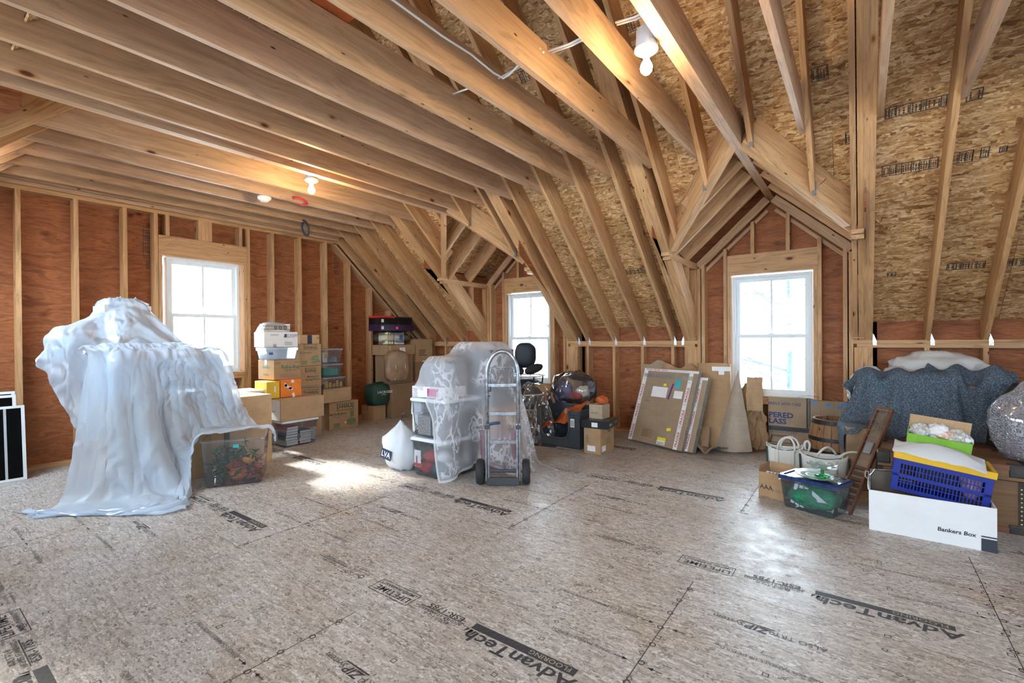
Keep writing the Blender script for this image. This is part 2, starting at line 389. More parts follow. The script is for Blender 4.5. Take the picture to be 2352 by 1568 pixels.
# ---- floor print, once per board
UP = (0, 0, 1); RD = (-1, 0, 0)
LIGHTINK = plain('print_gap', (.36, .29, .22), .6, var=.2, scale=80)
def floor_print(x0, y, far=False):
    """x0: left end of the bar, y: row's far edge of the bar"""
    quad('printed_bar', (x0+.26, y-.021, 0), RD, UP, .52, .043, INK, floor, lift=.0004, th=.0003)
    text('FLOORING', .040, (x0+.50, y-.008, 0), RD, UP, LIGHTINK, floor, lift=.0012, squash=.9, bold=.01)
    text('AdvanTech', .118, (x0+.545, y-.055, 0), RD, UP, INK, floor, bold=.018, shear=.12, squash=.80)
    for i, (dx, l) in enumerate(((-.012, .032), (.008, .042), (.030, .05))):
        MB().add([(x0+dx, y-.05, .0012), (x0+dx+.016, y-.05, .0012), (x0+dx-.004, y-.05-l, .0012)], [(0, 1, 2)]).obj('printed_leaf', INK, floor)
    text('ESR-1785', .058, (x0-.062, y-.004, 0), RD, UP, INK, floor, bold=.012, squash=.8)
    quad('printed_rule', (x0-.183, y-.040, 0), RD, UP, .28, .0045, INK, floor, lift=.0004)
    text('HIGHER STANDARD', .030, (x0-.050, y-.047, 0), RD, UP, INKG, floor, bold=.008, squash=.95)
    text('BUILT TO A', .030, (x0-.105, y-.073, 0), RD, UP, INKG, floor, bold=.008)
    fr = MB(); xa, xb, ya, yb = x0-.668, x0-.374, y-.098, y+.010; e = .0035
    for lo, hi in (((xa, ya), (xb, ya+e)), ((xa, yb-e), (xb, yb)), ((xa, ya), (xa+e, yb)), ((xb-e, ya), (xb, yb))):
        fr.box((lo[0], lo[1], .0004), (hi[0], hi[1], .0010))
    fr.obj('printed_frame', INK, floor)
    text('LIFETIME', .066, (x0-.388, y-.042, 0), RD, UP, INK, floor, bold=.010, squash=.86)
    text('LIMITED WARRANTY', .0285, (x0-.385, y-.006, 0), RD, UP, INK, floor, bold=.006)
    text('7160126, 7802681', .030, (x0-.955, y-.006, 0), RD, UP, INKG, floor, bold=.006)
    quad('printed_rule', (x0-1.085, y-.032, 0), RD, UP, .27, .004, INK, floor, lift=.0004)
    text('U.S. Patent Nos.', .032, (x0-.955, y-.042, 0), RD, UP, INKG, floor, bold=.006)
    text('SFI', .045, (x0-.86, y-.045, 0), RD, UP, INKG, floor, bold=.004)
    text('Certified Sourcing', .018, (x0-.76, y-.012, 0), RD, UP, INKG, floor)
    text('www.sfiprogram.org', .018, (x0-.76, y+.008, 0), RD, UP, INKG, floor)
    MB().lathe([(.012, .0005), (.018, .0005), (.018, .0010), (.012, .0010), (.012, .0005)], 12, (x0-.79, y-.05, 0)).obj('printed_roundel', INKG, floor)
    zy = y + .71
    text('ALSO TRY', .043, (x0+1.295, zy, 0), RD, UP, INKG, floor, bold=.004)
    text('ZIP', .066, (x0+1.085, zy+.002, 0), RD, UP, INK, floor, bold=.02, shear=.25, squash=.85)
    text('System', .047, (x0+.985, zy+.002, 0), RD, UP, INKG, floor, bold=.004, shear=.2)
    quad('printed_rule', (x0+1.03, zy+.012, 0), RD, UP, .14, .006, INK, floor, lift=.0004)
    sx = x0 + .691
    for dy, ta, tb in ((.18, 'SPACE PANELS 1/8 INCH', 'SPACE PANELS 1/8 INCH'), (.48, 'ESPACE LOS PANELES 1/8 DE PULG', 'ESPACE LOS PANELES 1/8 DE PULG')):
        text(ta, .026, (sx-.115, y+dy, 0), RD, UP, INKG, floor, bold=.004)
        text(tb, .026, (sx+.52 if dy < .3 else sx+.64, y+dy, 0), RD, UP, INKG, floor, bold=.004)
        for sgn in (-1, 1):
            xx = sx + sgn*.075
            MB().add([(xx-.025, y+dy-.013, .001), (xx+.025, y+dy-.013, .001), (xx+.025, y+dy-.009, .001), (xx-.025, y+dy-.009, .001),
                      (xx-sgn*.035, y+dy-.011, .001), (xx-sgn*.012, y+dy-.021, .001), (xx-sgn*.012, y+dy-.001, .001)], [(0, 1, 2, 3), (4, 5, 6)]).obj('printed_arrow', INK, floor)
for k in range(-1, 5):
    y = ROW0 + PW*k + .273
    x0 = -1.409 + (0 if k % 2 else -PW)
    for j in range(-3, 3):
        xx = x0 + PL*j
        if -6.0 < xx < 2.2 and not (y < 0) and (xx-(-y*.9)) > -7.5: floor_print(xx, y)
# ---- fastener marks printed and driven in all over the boards
rng = random.Random(3); fm = MB()
def mark(mb, kind, x, y, s, z=.0008):
    if kind == 0:
        for a, b in (((-1, -1), (1, -.72)), ((-1, .72), (1, 1)), ((-1, -.72), (-.72, .72)), ((.72, -.72), (1, .72))):
            mb.add([(x+a[0]*s, y+a[1]*s, z), (x+b[0]*s, y+a[1]*s, z), (x+b[0]*s, y+b[1]*s, z), (x+a[0]*s, y+b[1]*s, z)], [(0, 1, 2, 3)])
    elif kind == 1:
        pts = [(math.cos(i*math.pi/4), math.sin(i*math.pi/4)) for i in range(8)]
        mb.add([(x+p[0]*s, y+p[1]*s, z) for p in pts]+[(x+p[0]*s*.66, y+p[1]*s*.66, z) for p in pts], [(i, (i+1) % 8, 8+(i+1) % 8, 8+i) for i in range(8)])
    elif kind == 2:
        pts = [(1, 0), (0, 1), (-1, 0), (0, -1)]
        mb.add([(x+p[0]*s*1.2, y+p[1]*s*1.2, z) for p in pts]+[(x+p[0]*s*.85, y+p[1]*s*.85, z) for p in pts], [(i, (i+1) % 4, 4+(i+1) % 4, 4+i) for i in range(4)])
    else:
        a = rng.uniform(0, 3); l = s*.9; w = .0018; dx, dy = math.cos(a), math.sin(a)
        mb.add([(x-dx*l-dy*w, y-dy*l+dx*w, z), (x+dx*l-dy*w, y+dy*l+dx*w, z), (x+dx*l+dy*w, y+dy*l-dx*w, z), (x-dx*l+dy*w, y-dy*l-dx*w, z)], [(0, 1, 2, 3)])
for k in range(-1, 5):
    for i in range(-16, 12):
        xx = XS + .4064*i
        if xx < XG+.1: continue
        for j in range(8):
            yy = ROW0 + PW*k + .05 + .152*j + rng.uniform(-.012, .012)
            mark(fm, rng.choice((0, 0, 1, 2, 2, 3)), xx+rng.uniform(-.02, .02), yy, .0115)
            if rng.random() < .55: mark(fm, rng.choice((1, 2, 0, 3)), xx+rng.uniform(-.18, .18), yy+rng.uniform(-.06, .06), rng.uniform(.007, .013))
tag(fm.obj('fastener_marks', INK, floor), kind='stuff')
# nail rings down the butt joints that show
for (sx, ya, yb) in ((XS, 1.347, 2.566), (XS-PW, .128, 1.347), (XS-PL, 1.347, 2.566), (XS+PW, 2.566, 3.785), (XS-PW, 2.566, 3.785), (XS, 3.785, 5.0)):
    jm = MB()
    for i in range(9): mark(jm, 1, sx+rng.uniform(-.012, .012), ya+.05+(yb-ya)*i/9, .015, .0011)
    tag(jm.obj('nail_rings', INK, floor), kind='stuff')
    quad('board_joint', (sx, (ya+yb)/2, 0), (0, 1, 0), UP, yb-ya, .004, plain('joint_dirt', (.10, .075, .055), .9), floor, lift=.0002, th=.0003)
for yy in (1.347, 2.566, 3.785):
    quad('board_joint', ((XG+XE)/2, yy, 0), (1, 0, 0), UP, XE-XG, .0012, MATS['joint_dirt'], floor, lift=.0002, th=.0003)

# ---- front slope rafters
def rafter(x, ylo=YK+.20, yhi=YR+.02, side='front', mat=LUM):
    xc = x+TJ/2
    if side == 'front':
        p0 = (xc, ylo, ZK+S*(YK-ylo)); p1 = (xc, yhi, ZK+S*(YK-yhi))
    else:
        p0 = (xc, yhi, ZK+S*(yhi-YB)); p1 = (xc, ylo, ZK+S*(ylo-YB))
    return beam('rafter', p0, p1, TJ, DJ, ceiling, mat, oz=DJ/2)
DORM = [dict(c=-0.835, li=-1.645, ri=-0.066, wc=-0.837), dict(c=-4.24, li=-5.04, ri=-3.49, wc=-4.22)]
full = [-1.972, -2.378, -2.785, -3.191, -5.63, -6.036, -6.442, -6.70, .504, .91, 1.317, 1.723, 2.13, 2.536, 2.942, 3.349, 3.755, 4.16, 4.36]
full += [-1.645-TJ*k-.0005*k for k in range(1, 5)]                       # right dormer, left trimmer
full += [-.066, -.020, .0185, .057]                                       # right dormer, right trimmer
full += [-3.49+TJ*k+.0005*k for k in range(4)] + [-5.04-TJ*k-.0005*k for k in range(1, 5)]
for x in full: rafter(x)
for d in DORM:
    for x in ((-1.565, -1.159, -.752, -.346) if d['c'] > -2 else (-3.598, -4.004, -4.41, -4.817)):
        a = abs(x+TJ/2-d['c'])-.038
        rafter(x, ylo=4.336+a+.02)
# ---- back slope rafters and ridge
YW = .42; XD = -4.66                                                       # right of XD the back is a full-height shed dormer
BWIN = [(-6.45, -5.15)]                                                    # unseen roof window, placed so the sun streaks the floor
for x in [-1.159-.4064*i for i in range(-13, 14)] + [-6.70, 4.36]:
    if x > XD: rafter(x, ylo=YR-.02, yhi=1.12, side='back')
    elif any(a-.02 < x+.019 < b+.02 for a, b in BWIN):
        beam('rafter', (x+.019, YB+.02, zf(YB+.02)), (x+.019, YB+.35, zf(YB+.35)), TJ, DJ, ceiling, LUM, oz=DJ/2)
        beam('rafter', (x+.019, YW, zf(YW)), (x+.019, YR-.02, zf(YR-.02)), TJ, DJ, ceiling, LUM, oz=DJ/2)
    else: rafter(x, ylo=YR-.02, yhi=YB-.2, side='back')
bbox('ridge_board', (XG-.1, YR-.02, ZR+.02), (XE+.1, YR+.02, ZR+.34), ceiling, LUM)
# ---- ceiling joists
def joist(x, w=TJ, y1=4.36, mat=LUMJ):
    return bbox('ceiling_joist', (x, .70 if x < XD else YB-.10, ZJ), (x+w, y1, ZJ+DJ), ceiling, mat)
for i in range(14):
    if i in (8,): continue
    joist(-1.197-.4064*i)
for x in (-.385, .096, .543, .95, 1.356, 1.763, 2.17, 2.576, 2.98, 3.39, 3.79): joist(x)
joist(-6.612); bbox('top_plate', (XG, .2, ZJ-.038), (XG+.055, 4.36, ZJ), wall_left, LUMJ)
# ---- roof deck boards
ROOFSEAL = plain('black_light_seal', (.03, .03, .03), .9)  # unseen layer above the boards, added against sun leaking through their gaps
def deck(pieces, y_eave, sgn, off):
    for pc in pieces:
        sheet('roof_light_seal', [(u, v, (ZK+S*(YK-v) if sgn > 0 else ZK+S*(v-YB))+DV+.014*math.sqrt(1+S*S)) for u, v in pc], (0, S, 1) if sgn > 0 else (0, -S, 1), (1, 0, 0), .01, ROOFSEAL, ceiling)
    rows = [y_eave - sgn*.8993*k for k in range(7)]
    for k in range(6):
        ya, yb = sorted((rows[k], rows[k+1])); x = XG-.2 - (k % 2)*PW + off
        while x < XE+.2:
            for pc in pieces:
                q = clip_rect(pc, x+.0015, x+PL-.0015, ya+.001, yb-.001)
                if len(q) >= 3:
                    pts = [(u, v, (ZK+S*(YK-v) if sgn > 0 else ZK+S*(v-YB))+DV) for u, v in q]
                    sheet('roof_board', pts, (0, S, 1) if sgn > 0 else (0, -S, 1), (1, 0, 0), .012, OSB, ceiling)
            x += PL
pcs = []
cuts = sorted([(d['li'], d['ri'], d['c']) for d in DORM]); xl = XG-.2
for li, ri, c in cuts:
    li2, ri2 = li-.10, ri+.10
    pcs.append([(xl, YR), (li2, YR), (li2, 6.45), (xl, 6.45)])
    pcs.append([(li2, YR), (c, YR), (c, 4.36), (li2, 4.36+(c-li2))]); pcs.append([(c, YR), (ri2, YR), (ri2, 4.36+(ri2-c)), (c, 4.36)])
    xl = ri2
pcs.append([(xl, YR), (XE+.2, YR), (XE+.2, 6.45), (xl, 6.45)])
deck(pcs, 6.45, 1, .6)
pcs = []
for a, b in BWIN:
    pcs += [[(XG-.2, -1.4), (a, -1.4), (a, YR), (XG-.2, YR)], [(a, -1.4), (b, -1.4), (b, YB+.35), (a, YB+.35)], [(a, YW), (b, YW), (b, YR), (a, YR)], [(b, -1.4), (XD, -1.4), (XD, YR), (b, YR)]]
pcs.append([(XD, .50), (XE+.2, .50), (XE+.2, YR), (XD, YR)])
deck(pcs, -1.4, -1, .3)
x = XD
while x < XE:                                                              # flat boards over the shed dormer joists
    x2 = min(x+PL, XE+.2); sheet('roof_board', [(x, -1.4, ZJ+DJ), (x2, -1.4, ZJ+DJ), (x2, .62, ZJ+DJ), (x, .62, ZJ+DJ)], (0, 0, 1), (1, 0, 0), .02, OSB, ceiling); x = x2
# ---- generic double-hung window, facing 'n' (into the room), local X = right as seen from inside
def window(name, origin, xdir, w, z0, z1, zm, depth=.10):
    """origin: centre of the unit on the wall's inner plane (z ignored); the unit lies in local y>0 (outwards)"""
    t = empty(name, kind='structure'); x = Vector(xdir).normalized(); y = Vector((0, 0, 1)).cross(x)
    t.matrix_basis = Matrix(((x.x, y.x, 0, origin[0]), (x.y, y.y, 0, origin[1]), (0, 0, 1, 0), (0, 0, 0, 1)))
    h = w/2; fw = .030; fr = MB()
    for lo, hi in (((-h, 0, z0), (-h+fw, depth, z1)), ((h-fw, 0, z0), (h, depth, z1)), ((-h+fw, 0, z1-fw), (h-fw, depth, z1)), ((-h+fw, 0, z0), (h-fw, depth, z0+.045))): fr.box(lo, hi)
    fr.obj('window_frame', VINYL, t)
    for nm, a, b, ya in (('upper_sash', zm-.02, z1-fw, .052), ('lower_sash', z0+.045, zm+.022, .018)):
        sw = .042; sb = MB(); hh = h-fw-.002
        for lo, hi in (((-hh, ya, a), (-hh+sw, ya+.03, b)), ((hh-sw, ya, a), (hh, ya+.03, b)), ((-hh+sw, ya, b-.042), (hh-sw, ya+.03, b)), ((-hh+sw, ya, a), (hh-sw, ya+.03, a+.042))): sb.box(lo, hi)
        s = sb.obj(nm, VINYL, t)
        MB().box((-.010, ya+.004, a+.042), (.010, ya+.026, b-.042)).obj('muntin', VINYL, s)
        for sx in (-1, 1):
            xa, xb_ = sorted((sx*.010, sx*(hh-sw)))
            MB().box((xa, ya+.013, a+.042), (xb_, ya+.017, b-.042)).obj('pane', PANE, s)
    MB().box((-.03, .012, zm+.022), (.03, .03, zm+.034)).obj('sash_lock', VINYL, t)
    MB().box((-h-.005, .1, z0-.03), (h+.005, .16, z0)).obj('outer_sill', VINYL, t)
    return t
# ---- back wall (kneewall and dormer fronts)
Y1 = YK+WT
def stud(x, z0, z1, wall=wall_back, w=TJ): return bbox('stud', (x, YK, z0), (x+w, Y1, z1), wall, LUM, axis=2)
xprev = XG
segs = [(XG, -5.04), (-3.49, -1.645), (-.066, XE)]
for a, b in segs:
    bbox('top_plate', (a, YK, ZK-.038), (b, Y1, ZK), wall_back, LUM); bbox('top_plate', (a+.03, YK, ZK-.077), (b-.03, Y1, ZK-.039), wall_back, LUM)
bbox('bottom_plate', (XG, YK, 0), (XE, Y1, .038), wall_back, LUM)
for x in (-3.017+.0, -2.614-.09, -2.30, -1.895, -6.45, -6.04, -5.63, .504, .91, 1.317, 1.723, 2.13, 2.536, 2.94, 3.35, 3.76, 4.3):
    pass
for x in (-3.191, -2.785, -2.378, -1.972, -6.45, -6.04, -5.63, .498, .91, 1.317, 1.723, 2.13, 2.536, 2.94, 3.35, 3.76, 4.3): stud(x, .038, ZK-.077)
for x in (-1.645-.04, -1.645-.079, -1.645-.118, -1.645-.157, -3.49+.002, -3.49+.041, -3.49+.080, -3.49+.119, -5.08, -5.119, -5.158, .058, .019, -.020, -.059): stud(x, .038, ZK-.077)
for di, d in enumerate(DORM):
    c, li, ri, wc = d['c'], d['li'], d['ri'], d['wc']; zp = 2.21
    zs = lambda x: ZJ - S*max(0, abs(x-c)-.038)                          # underside of the dormer rafters
    # corner posts, king, jack and cripple studs
    for x in (li+.0, li+.05): stud(x, .038, zs(x)-.03)
    for x in (ri-.038, ri-.088): stud(x, .038, zs(x+.038)-.03)
    kl, kr = wc-.459-.043, wc+.455
    stud(kl, .038, zs(kl)-.1); stud(kr, .038, zs(kr+.04)-.1)
    stud(kl+.044, .038, 2.03); stud(kr-.040, .038, 2.03)
    bbox('header', (kl+.044, YK, 2.032), (kr, Y1, 2.267), wall_back, LUM)
    for x in (wc-.203, wc+.157): stud(x, 2.267, zs(x)-.09)
    bbox('rough_sill', (kl+.044, YK, .515), (kr, Y1, .553), wall_back, LUM); bbox('rough_sill', (kl+.044, YK, .555), (kr, Y1, .593), wall_back, LUM)
    for x in (wc-.40, wc-.02, wc+.36): stud(x, .038, .515)
    # sloping end plates
    for sg, xin in ((-1, li), (1, ri)):
        xo = xin - sg*.005
        p0 = (c+sg*.04, YK+.02, ZJ-.002); p1 = (xo, YK+.02, zs(xo)-.002)
        beam('rake_plate', p0, p1, .038, .09, wall_back, LUMJ, oz=-.01)
        beam('rake_plate', (p0[0], Y1-.03, p0[2]-.12), (p1[0], Y1-.03, p1[2]-.12), .04, .038, wall_back, LUMJ)
    # plywood around the window
    def ply(poly): sheet('plywood_sheet', [(x, Y1, z) for x, z in poly], (0, 1, 0), (1, 0, 0), .012, PLY, wall_back)
    wl, wr = wc-.42, wc+.42
    xl2, xr2 = li-.2, ri+.2
    ply([(xl2, 0), (wl, 0), (wl, 2.03), (xl2, 2.03)]); ply([(wr, 0), (xr2, 0), (xr2, 2.03), (wr, 2.03)]); ply([(wl, 0), (wr, 0), (wr, .56), (wl, .56)])
    ply([(xl2, 2.031), (xr2, 2.031), (xr2, 2.3), (c, 3.25), (xl2, 2.3)])
    window('window_%d' % (di+1), (wc, YK+.035, 0), (1, 0, 0), .814, .60, 2.015, 1.30)
    portal((wc, YK+.22, 1.3), .80, 1.42, (0, -1, 0))
    # ridge, valleys, dormer rafters, side plates
    for k in (0, 1): bbox('dormer_ridge', (c-.038+.0385*k, YB-.10, ZJ), (c-.0005+.0385*k, Y1, ZJ+DJ), ceiling, LUMJ)
    for sg, xin in ((-1, li), (1, ri)):
        a = abs(xin-c)-.038
        P0 = Vector((c+sg*.038, 4.336, ZJ)); P1 = Vector((xin, 4.336+a, ZJ-S*a)); ext = (P1-P0).normalized()
        for k in (-1, 1):
            beam('valley_rafter', P0-ext*.03, P1-ext*.055, .0378, DJ*1.12, ceiling, LUM, oy=k*.0192, oz=DJ*.56)
        for yy in (4.80, 5.215, 5.683):
            am = min(a-.01, yy-4.336-.03)
            beam('dormer_rafter', (c+sg*.038, yy, ZJ), (c+sg*(.038+am), yy, ZJ-S*am), TJ, .19, ceiling, LUM, oz=.095)
        yv = 4.336+a-.05
        for k in (0, 1): bbox('side_plate', (min(xin, xin+sg*.089), yv+.05*k, zp-.038*(k+1)), (max(xin, xin+sg*.089), Y1, zp-.038*k-.001), wall_back, LUM)
        for yy in (5.74,):
            zz = zf(yy)+DV-.02; bbox('stud', (min(xin, xin+sg*.089), yy, zz), (max(xin, xin+sg*.089), yy+TJ, zp-.077), wall_back, LUM, axis=2)
        bbox('stud', (min(xin, xin+sg*.089), YK-.03, zf(YK)+.02), (max(xin, xin+sg*.089), YK-.001, zp-.077), wall_back, LUM, axis=2)
        xq = xin+sg*.09
        sheet('plywood_sheet', [(xq, 4.336+a-.3, zf(4.336+a-.3)+DV-.1), (xq, Y1, zf(Y1)+DV-.1), (xq, Y1, zp+.12), (xq, 4.336+a-.3, zp+.12)], (sg, 0, 0), (0, 1, 0), .012, PLY, wall_back)
        # dormer roof boards
        e0 = DJ*.81*math.sqrt(1+S*S)
        zt = lambda x: ZJ - S*(abs(x-c)-.038) + e0
        x2 = xin+sg*.35; a2 = abs(x2-c)-.038
        sheet('roof_board', [(c, 4.34, zt(c)), (c, 6.5, zt(c)), (x2, 6.5, zt(x2)), (x2, 4.336+a2+.045, zt(x2))], (sg*S, 0, 1), (0, 1, 0), .012, OSB, ceiling)
for a, b in segs:
    x = a
    while x < b-.01:
        x2 = min(x+PL, b); sheet('plywood_sheet', [(x+.001, Y1, 0), (x2-.001, Y1, 0), (x2-.001, Y1, 1.5), (x+.001, Y1, 1.5)], (0, 1, 0), (1, 0, 0), .012, PLY, wall_back); x = x2
# ---- metal rafter ties along the plate
def tie(x, flip=1):
    mb = MB().prism([(0, 0, -.052), (.032*flip, 0, -.052), (.032*flip, 0, -.01), (.008*flip, 0, .062), (0, 0, .062)], (0, -.0015, 0))
    mb.box((-.0008, 0, -.004), (.0008, .045, .075))
    o = mb.obj('rafter_tie', STEEL, ceiling, Matrix.Translation((x, YK-.0015, ZK)))
    hm = MB()
    for px_, pz_ in ((.012, -.042), (.024, -.03), (.010, -.018), (.022, -.006), (.009, .012), (.008, .035)):
        hm.lathe([(.0032, 0), (0.0001, 0)], 6).v[-12:] = [(flip*px_+.0032*math.cos(t)*r, -.0025, pz_+.0032*math.sin(t)*r) for r in (1, 0.03) for t in [i*math.pi/3 for i in range(6)]]
    tag(hm.obj('nail_holes', INK, o), kind='stuff')
for x in (-3.32, -3.153, -2.747, -2.34, -1.934, -5.592, -5.998, -6.404, .096, .542, .948, 1.355): tie(x)
tie(-1.808, -1)
# hangers on the valley rafters
for c, xs in ((-.835, (-.74, -.33, -1.17)), (-4.24, (-3.985, -3.575))):
    for x in xs:
        a = abs(x-c)-.038; yy = 4.336+a
        bbox('joist_hanger', (x+.0, yy-.075, zf(yy)+.03), (x+.03, yy-.068, zf(yy)+.14), ceiling, plain('dull_zinc', (.15, .155, .16), .6, .0, .4, 60), axis=2)
# ---- left gable wall
XO = XG-WT
def gst(yr, z0, z1, w=TJ): return bbox('stud', (XO, yr-w, z0), (XG, yr, z1), wall_left, LUM, axis=2)
gtop = lambda y: min(ZJ-.04, zf(y)-.06)
bbox('bottom_plate', (XO, YB, 0), (XG, YK, .038), wall_left, LUM)
bbox('top_plate', (XO, .6, ZJ-.077), (XG, 4.4, ZJ-.039), wall_left, LUM)
for yr in (-.75, -.35, .06, .467, .873, 1.302, 1.716, 3.381, 3.788, 4.207, 4.625, 5.046, 5.45, 5.86): gst(yr, .038, gtop(yr if yr > 2 else yr-.04))
gst(2.007, .038, gtop(2)); gst(3.050, .038, gtop(3)); gst(2.050, .038, 2.32); gst(3.008, .038, 2.32)
for yr in (2.125, 2.47, 2.509, 2.548, 2.587, 2.955): gst(yr, 2.562, ZJ-.077)
bbox('header', (XO, 2.012, 2.322), (XG, 3.010, 2.44), wall_left, LUM); bbox('header', (XO, 2.012, 2.4405), (XG, 3.010, 2.560), wall_left, LUM)
bbox('rough_sill', (XO, 2.012, .80), (XG, 3.010, .838), wall_left, LUM); bbox('rough_sill', (XO, 2.012, .84), (XG, 3.010, .878), wall_left, LUM)
for yr in (2.09, 2.53, 2.97): gst(yr, .038, .80)
window('window_3', (XG-.035, 2.51, 0), (0, 1, 0), .826, .885, 2.312, 1.615)
portal((XG-.22, 2.51, 1.6), .82, 1.43, (1, 0, 0))
for sy, y0, y1 in ((1, YR, YK), (-1, YR, YB)):
    beam('rake_plate', (XG-.07, 4.32 if sy > 0 else .73, ZJ-.06), (XG-.07, y1, ZK-.06), .14, .038, wall_left, LUMJ)
# plywood on the gable: low course and tall course
def gply(poly): sheet('plywood_sheet', [(XO, y, z) for y, z in poly], (-1, 0, 0), (0, 1, 0), .012, PLY, wall_left)
ye = [-1.3, .05, 1.283, 2.09, 2.93, 3.769, 5.0, 6.3]
for a, b in zip(ye[:-1], ye[1:]):
    lowc = [(a+.001, 0), (b-.001, 0), (b-.001, .722), (a+.001, .722)]
    gply(lowc)
    if a == 2.09: gply([(a, .7235), (b, .7235), (b, .87), (a, .87)]); hi0 = 2.32
    else: hi0 = .7235
    top = 3.2
    q = [(a+.001, hi0), (b-.001, hi0), (b-.001, min(top, zf(b)+.31)), (a+.001, min(top, zf(a)+.31))]
    if a < YR < b: pass
    gply(q)
    gply([(a, 3.2), (b, 3.2), (b, max(3.201, zf(b)+.31)), (a, max(3.201, zf(a)+.31))])
# ---- unseen skin outside the plywood, added to stop sun leaking at seams
SKIN = plain('wall_light_seal', (.25, .27, .28), .8)
def skin(poly, n, wall, ud): sheet('wall_light_seal', poly, n, ud, .006, SKIN, wall)
XS2 = XO-.013
for q in ([(-1.35, -.02), (2.09, -.02), (2.09, 4.45), (-1.35, 1.3)], [(2.93, -.02), (6.4, -.02), (6.4, 1.32), (2.93, 4.5)], [(2.09, -.02), (2.93, -.02), (2.93, .87), (2.09, .87)], [(2.09, 2.32), (2.93, 2.32), (2.93, 4.5), (2.5, 4.85), (2.09, 4.45)]):
    skin([(XS2, y, z) for y, z in q], (-1, 0, 0), wall_left, (0, 1, 0))
for q in ([(XG-.2, -.02), (-4.64, -.02), (-4.64, 1.5), (XG-.2, 1.5)], [(-3.80, -.02), (-1.257, -.02), (-1.257, 1.5), (-3.80, 1.5)], [(-.417, -.02), (XE+.2, -.02), (XE+.2, 1.5), (-.417, 1.5)], [(-4.64, -.02), (-3.80, -.02), (-3.80, .56), (-4.64, .56)], [(-1.257, -.02), (-.417, -.02), (-.417, .56), (-1.257, .56)]):
    skin([(x, Y1+.013, z) for x, z in q], (0, 1, 0), wall_back, (1, 0, 0))
# ---- right gable wall and front kneewall, behind and beside the camera
for yr in [YB+.1+.4064*i for i in range(18)]: bbox('stud', (XE, yr-TJ, .038), (XE+WT, yr, max(.3, zf(yr)-.05)), wall_right, LUM, axis=2) if not (2.0 < yr < 3.05) else None
for q in ([(-1.35, 0), (2.05, 0), (2.05, 4.4), (-1.35, 1.3)], [(2.99, 0), (6.4, 0), (6.4, 1.32), (2.99, 4.44)], [(2.05, 0), (2.99, 0), (2.99, .7), (2.05, .7)], [(2.05, 2.35), (2.99, 2.35), (2.99, 4.44), (2.5, 4.86), (2.05, 4.4)]):
    sheet('plywood_sheet', [(XE+WT, y, z) for y, z in q], (1, 0, 0), (0, 1, 0), .012, PLY, wall_right)
window('window_4', (XE+.03, 2.52, 0), (0, -1, 0), .92, .72, 2.33, 1.55)  # unseen window, added to supply fill light from the right
portal((XE+.22, 2.52, 1.53), .92, 1.6, (-1, 0, 0))
FW = [(-4.1, -2.5), (-1.7, -.1), (.9, 2.5)]; FZ0, FZ1 = .85, 2.35           # unseen windows put in the shed dormer to supply fill light
for x in [XG+.4064*i for i in range(28)]:
    top = ZK-.077 if x < XD else ZJ-.04
    if not any(a-.06 < x+.019 < b+.06 for a, b in FW): bbox('stud', (x, YB-WT, .038), (x+TJ, YB, top), wall_front, LUM, axis=2)
bbox('top_plate', (XG, YB-WT, ZK-.077), (XD, YB, ZK), wall_front, LUM); bbox('top_plate', (XD, YB-WT, ZJ-.04), (XE, YB, ZJ), wall_front, LUM)
def fply(x0, x1, z0, z1): sheet('plywood_sheet', [(x0, YB-WT, z0), (x1, YB-WT, z0), (x1, YB-WT, z1), (x0, YB-WT, z1)], (0, -1, 0), (1, 0, 0), .012, PLY, wall_front)
fply(XG-.1, XD, 0, 1.5); xl = XD
for i, (a, b) in enumerate(FW):
    fply(xl, a, 0, 3.2); fply(a, b, 0, FZ0); fply(a, b, FZ1, 3.2); xl = b
    for k in (0, 1): window('window_%d' % (5+2*i+k), (a+(b-a)*(.25+.5*k), YB-.03, 0), (-1, 0, 0), (b-a)/2-.01, FZ0, FZ1, 1.6)
    bbox('header', (a-.04, YB-WT, FZ1), (b+.04, YB, FZ1+.23), wall_front, LUM)
    portal(((a+b)/2, YB-.25, (FZ0+FZ1)/2), b-a, FZ1-FZ0, (0, 1, 0))
fply(xl, XE+.15, 0, 3.2)
sheet('plywood_sheet', [(XD, -1.25, 1.2), (XD, .62, 2.9), (XD, .62, 3.2), (XD, -1.25, 3.2)], (1, 0, 0), (0, 1, 0), .012, PLY, wall_front)
# unseen roof window in the back slope, shaped for the sun streak
nb = Vector((0, -S, 1)).normalized()
for i, (a, b) in enumerate(BWIN):
    w = empty('window_%d' % (11+i), kind='structure'); y0, y1 = YB+.35, YW
    fr = MB(); th = .06
    for lo, hi in (((a, y0), (a+th, y1)), ((b-th, y0), (b, y1)), ((a+th, y0), (b-th, y0+th*.7)), ((a+th, y1-th*.7), (b-th, y1))):
        pts = [(lo[0], lo[1], zf(lo[1])), (hi[0], lo[1], zf(lo[1])), (hi[0], hi[1], zf(hi[1])), (lo[0], hi[1], zf(hi[1]))]
        fr.prism(pts, (0, -S*.23, .26))
    fr.obj('window_frame', VINYL, w)
    off = nb*.21
    sheet('pane', [Vector((x_, y_, zf(y_)))+off for x_, y_ in ((a, y0), (b, y0), (b, y1), (a, y1))], nb, (1, 0, 0), .004, PANE, w)
    c_ = Vector(((a+b)/2, (y0+y1)/2, zf((y0+y1)/2)))+nb*.3
    portal(c_, b-a, (y1-y0)*math.sqrt(1+S*S), -nb)
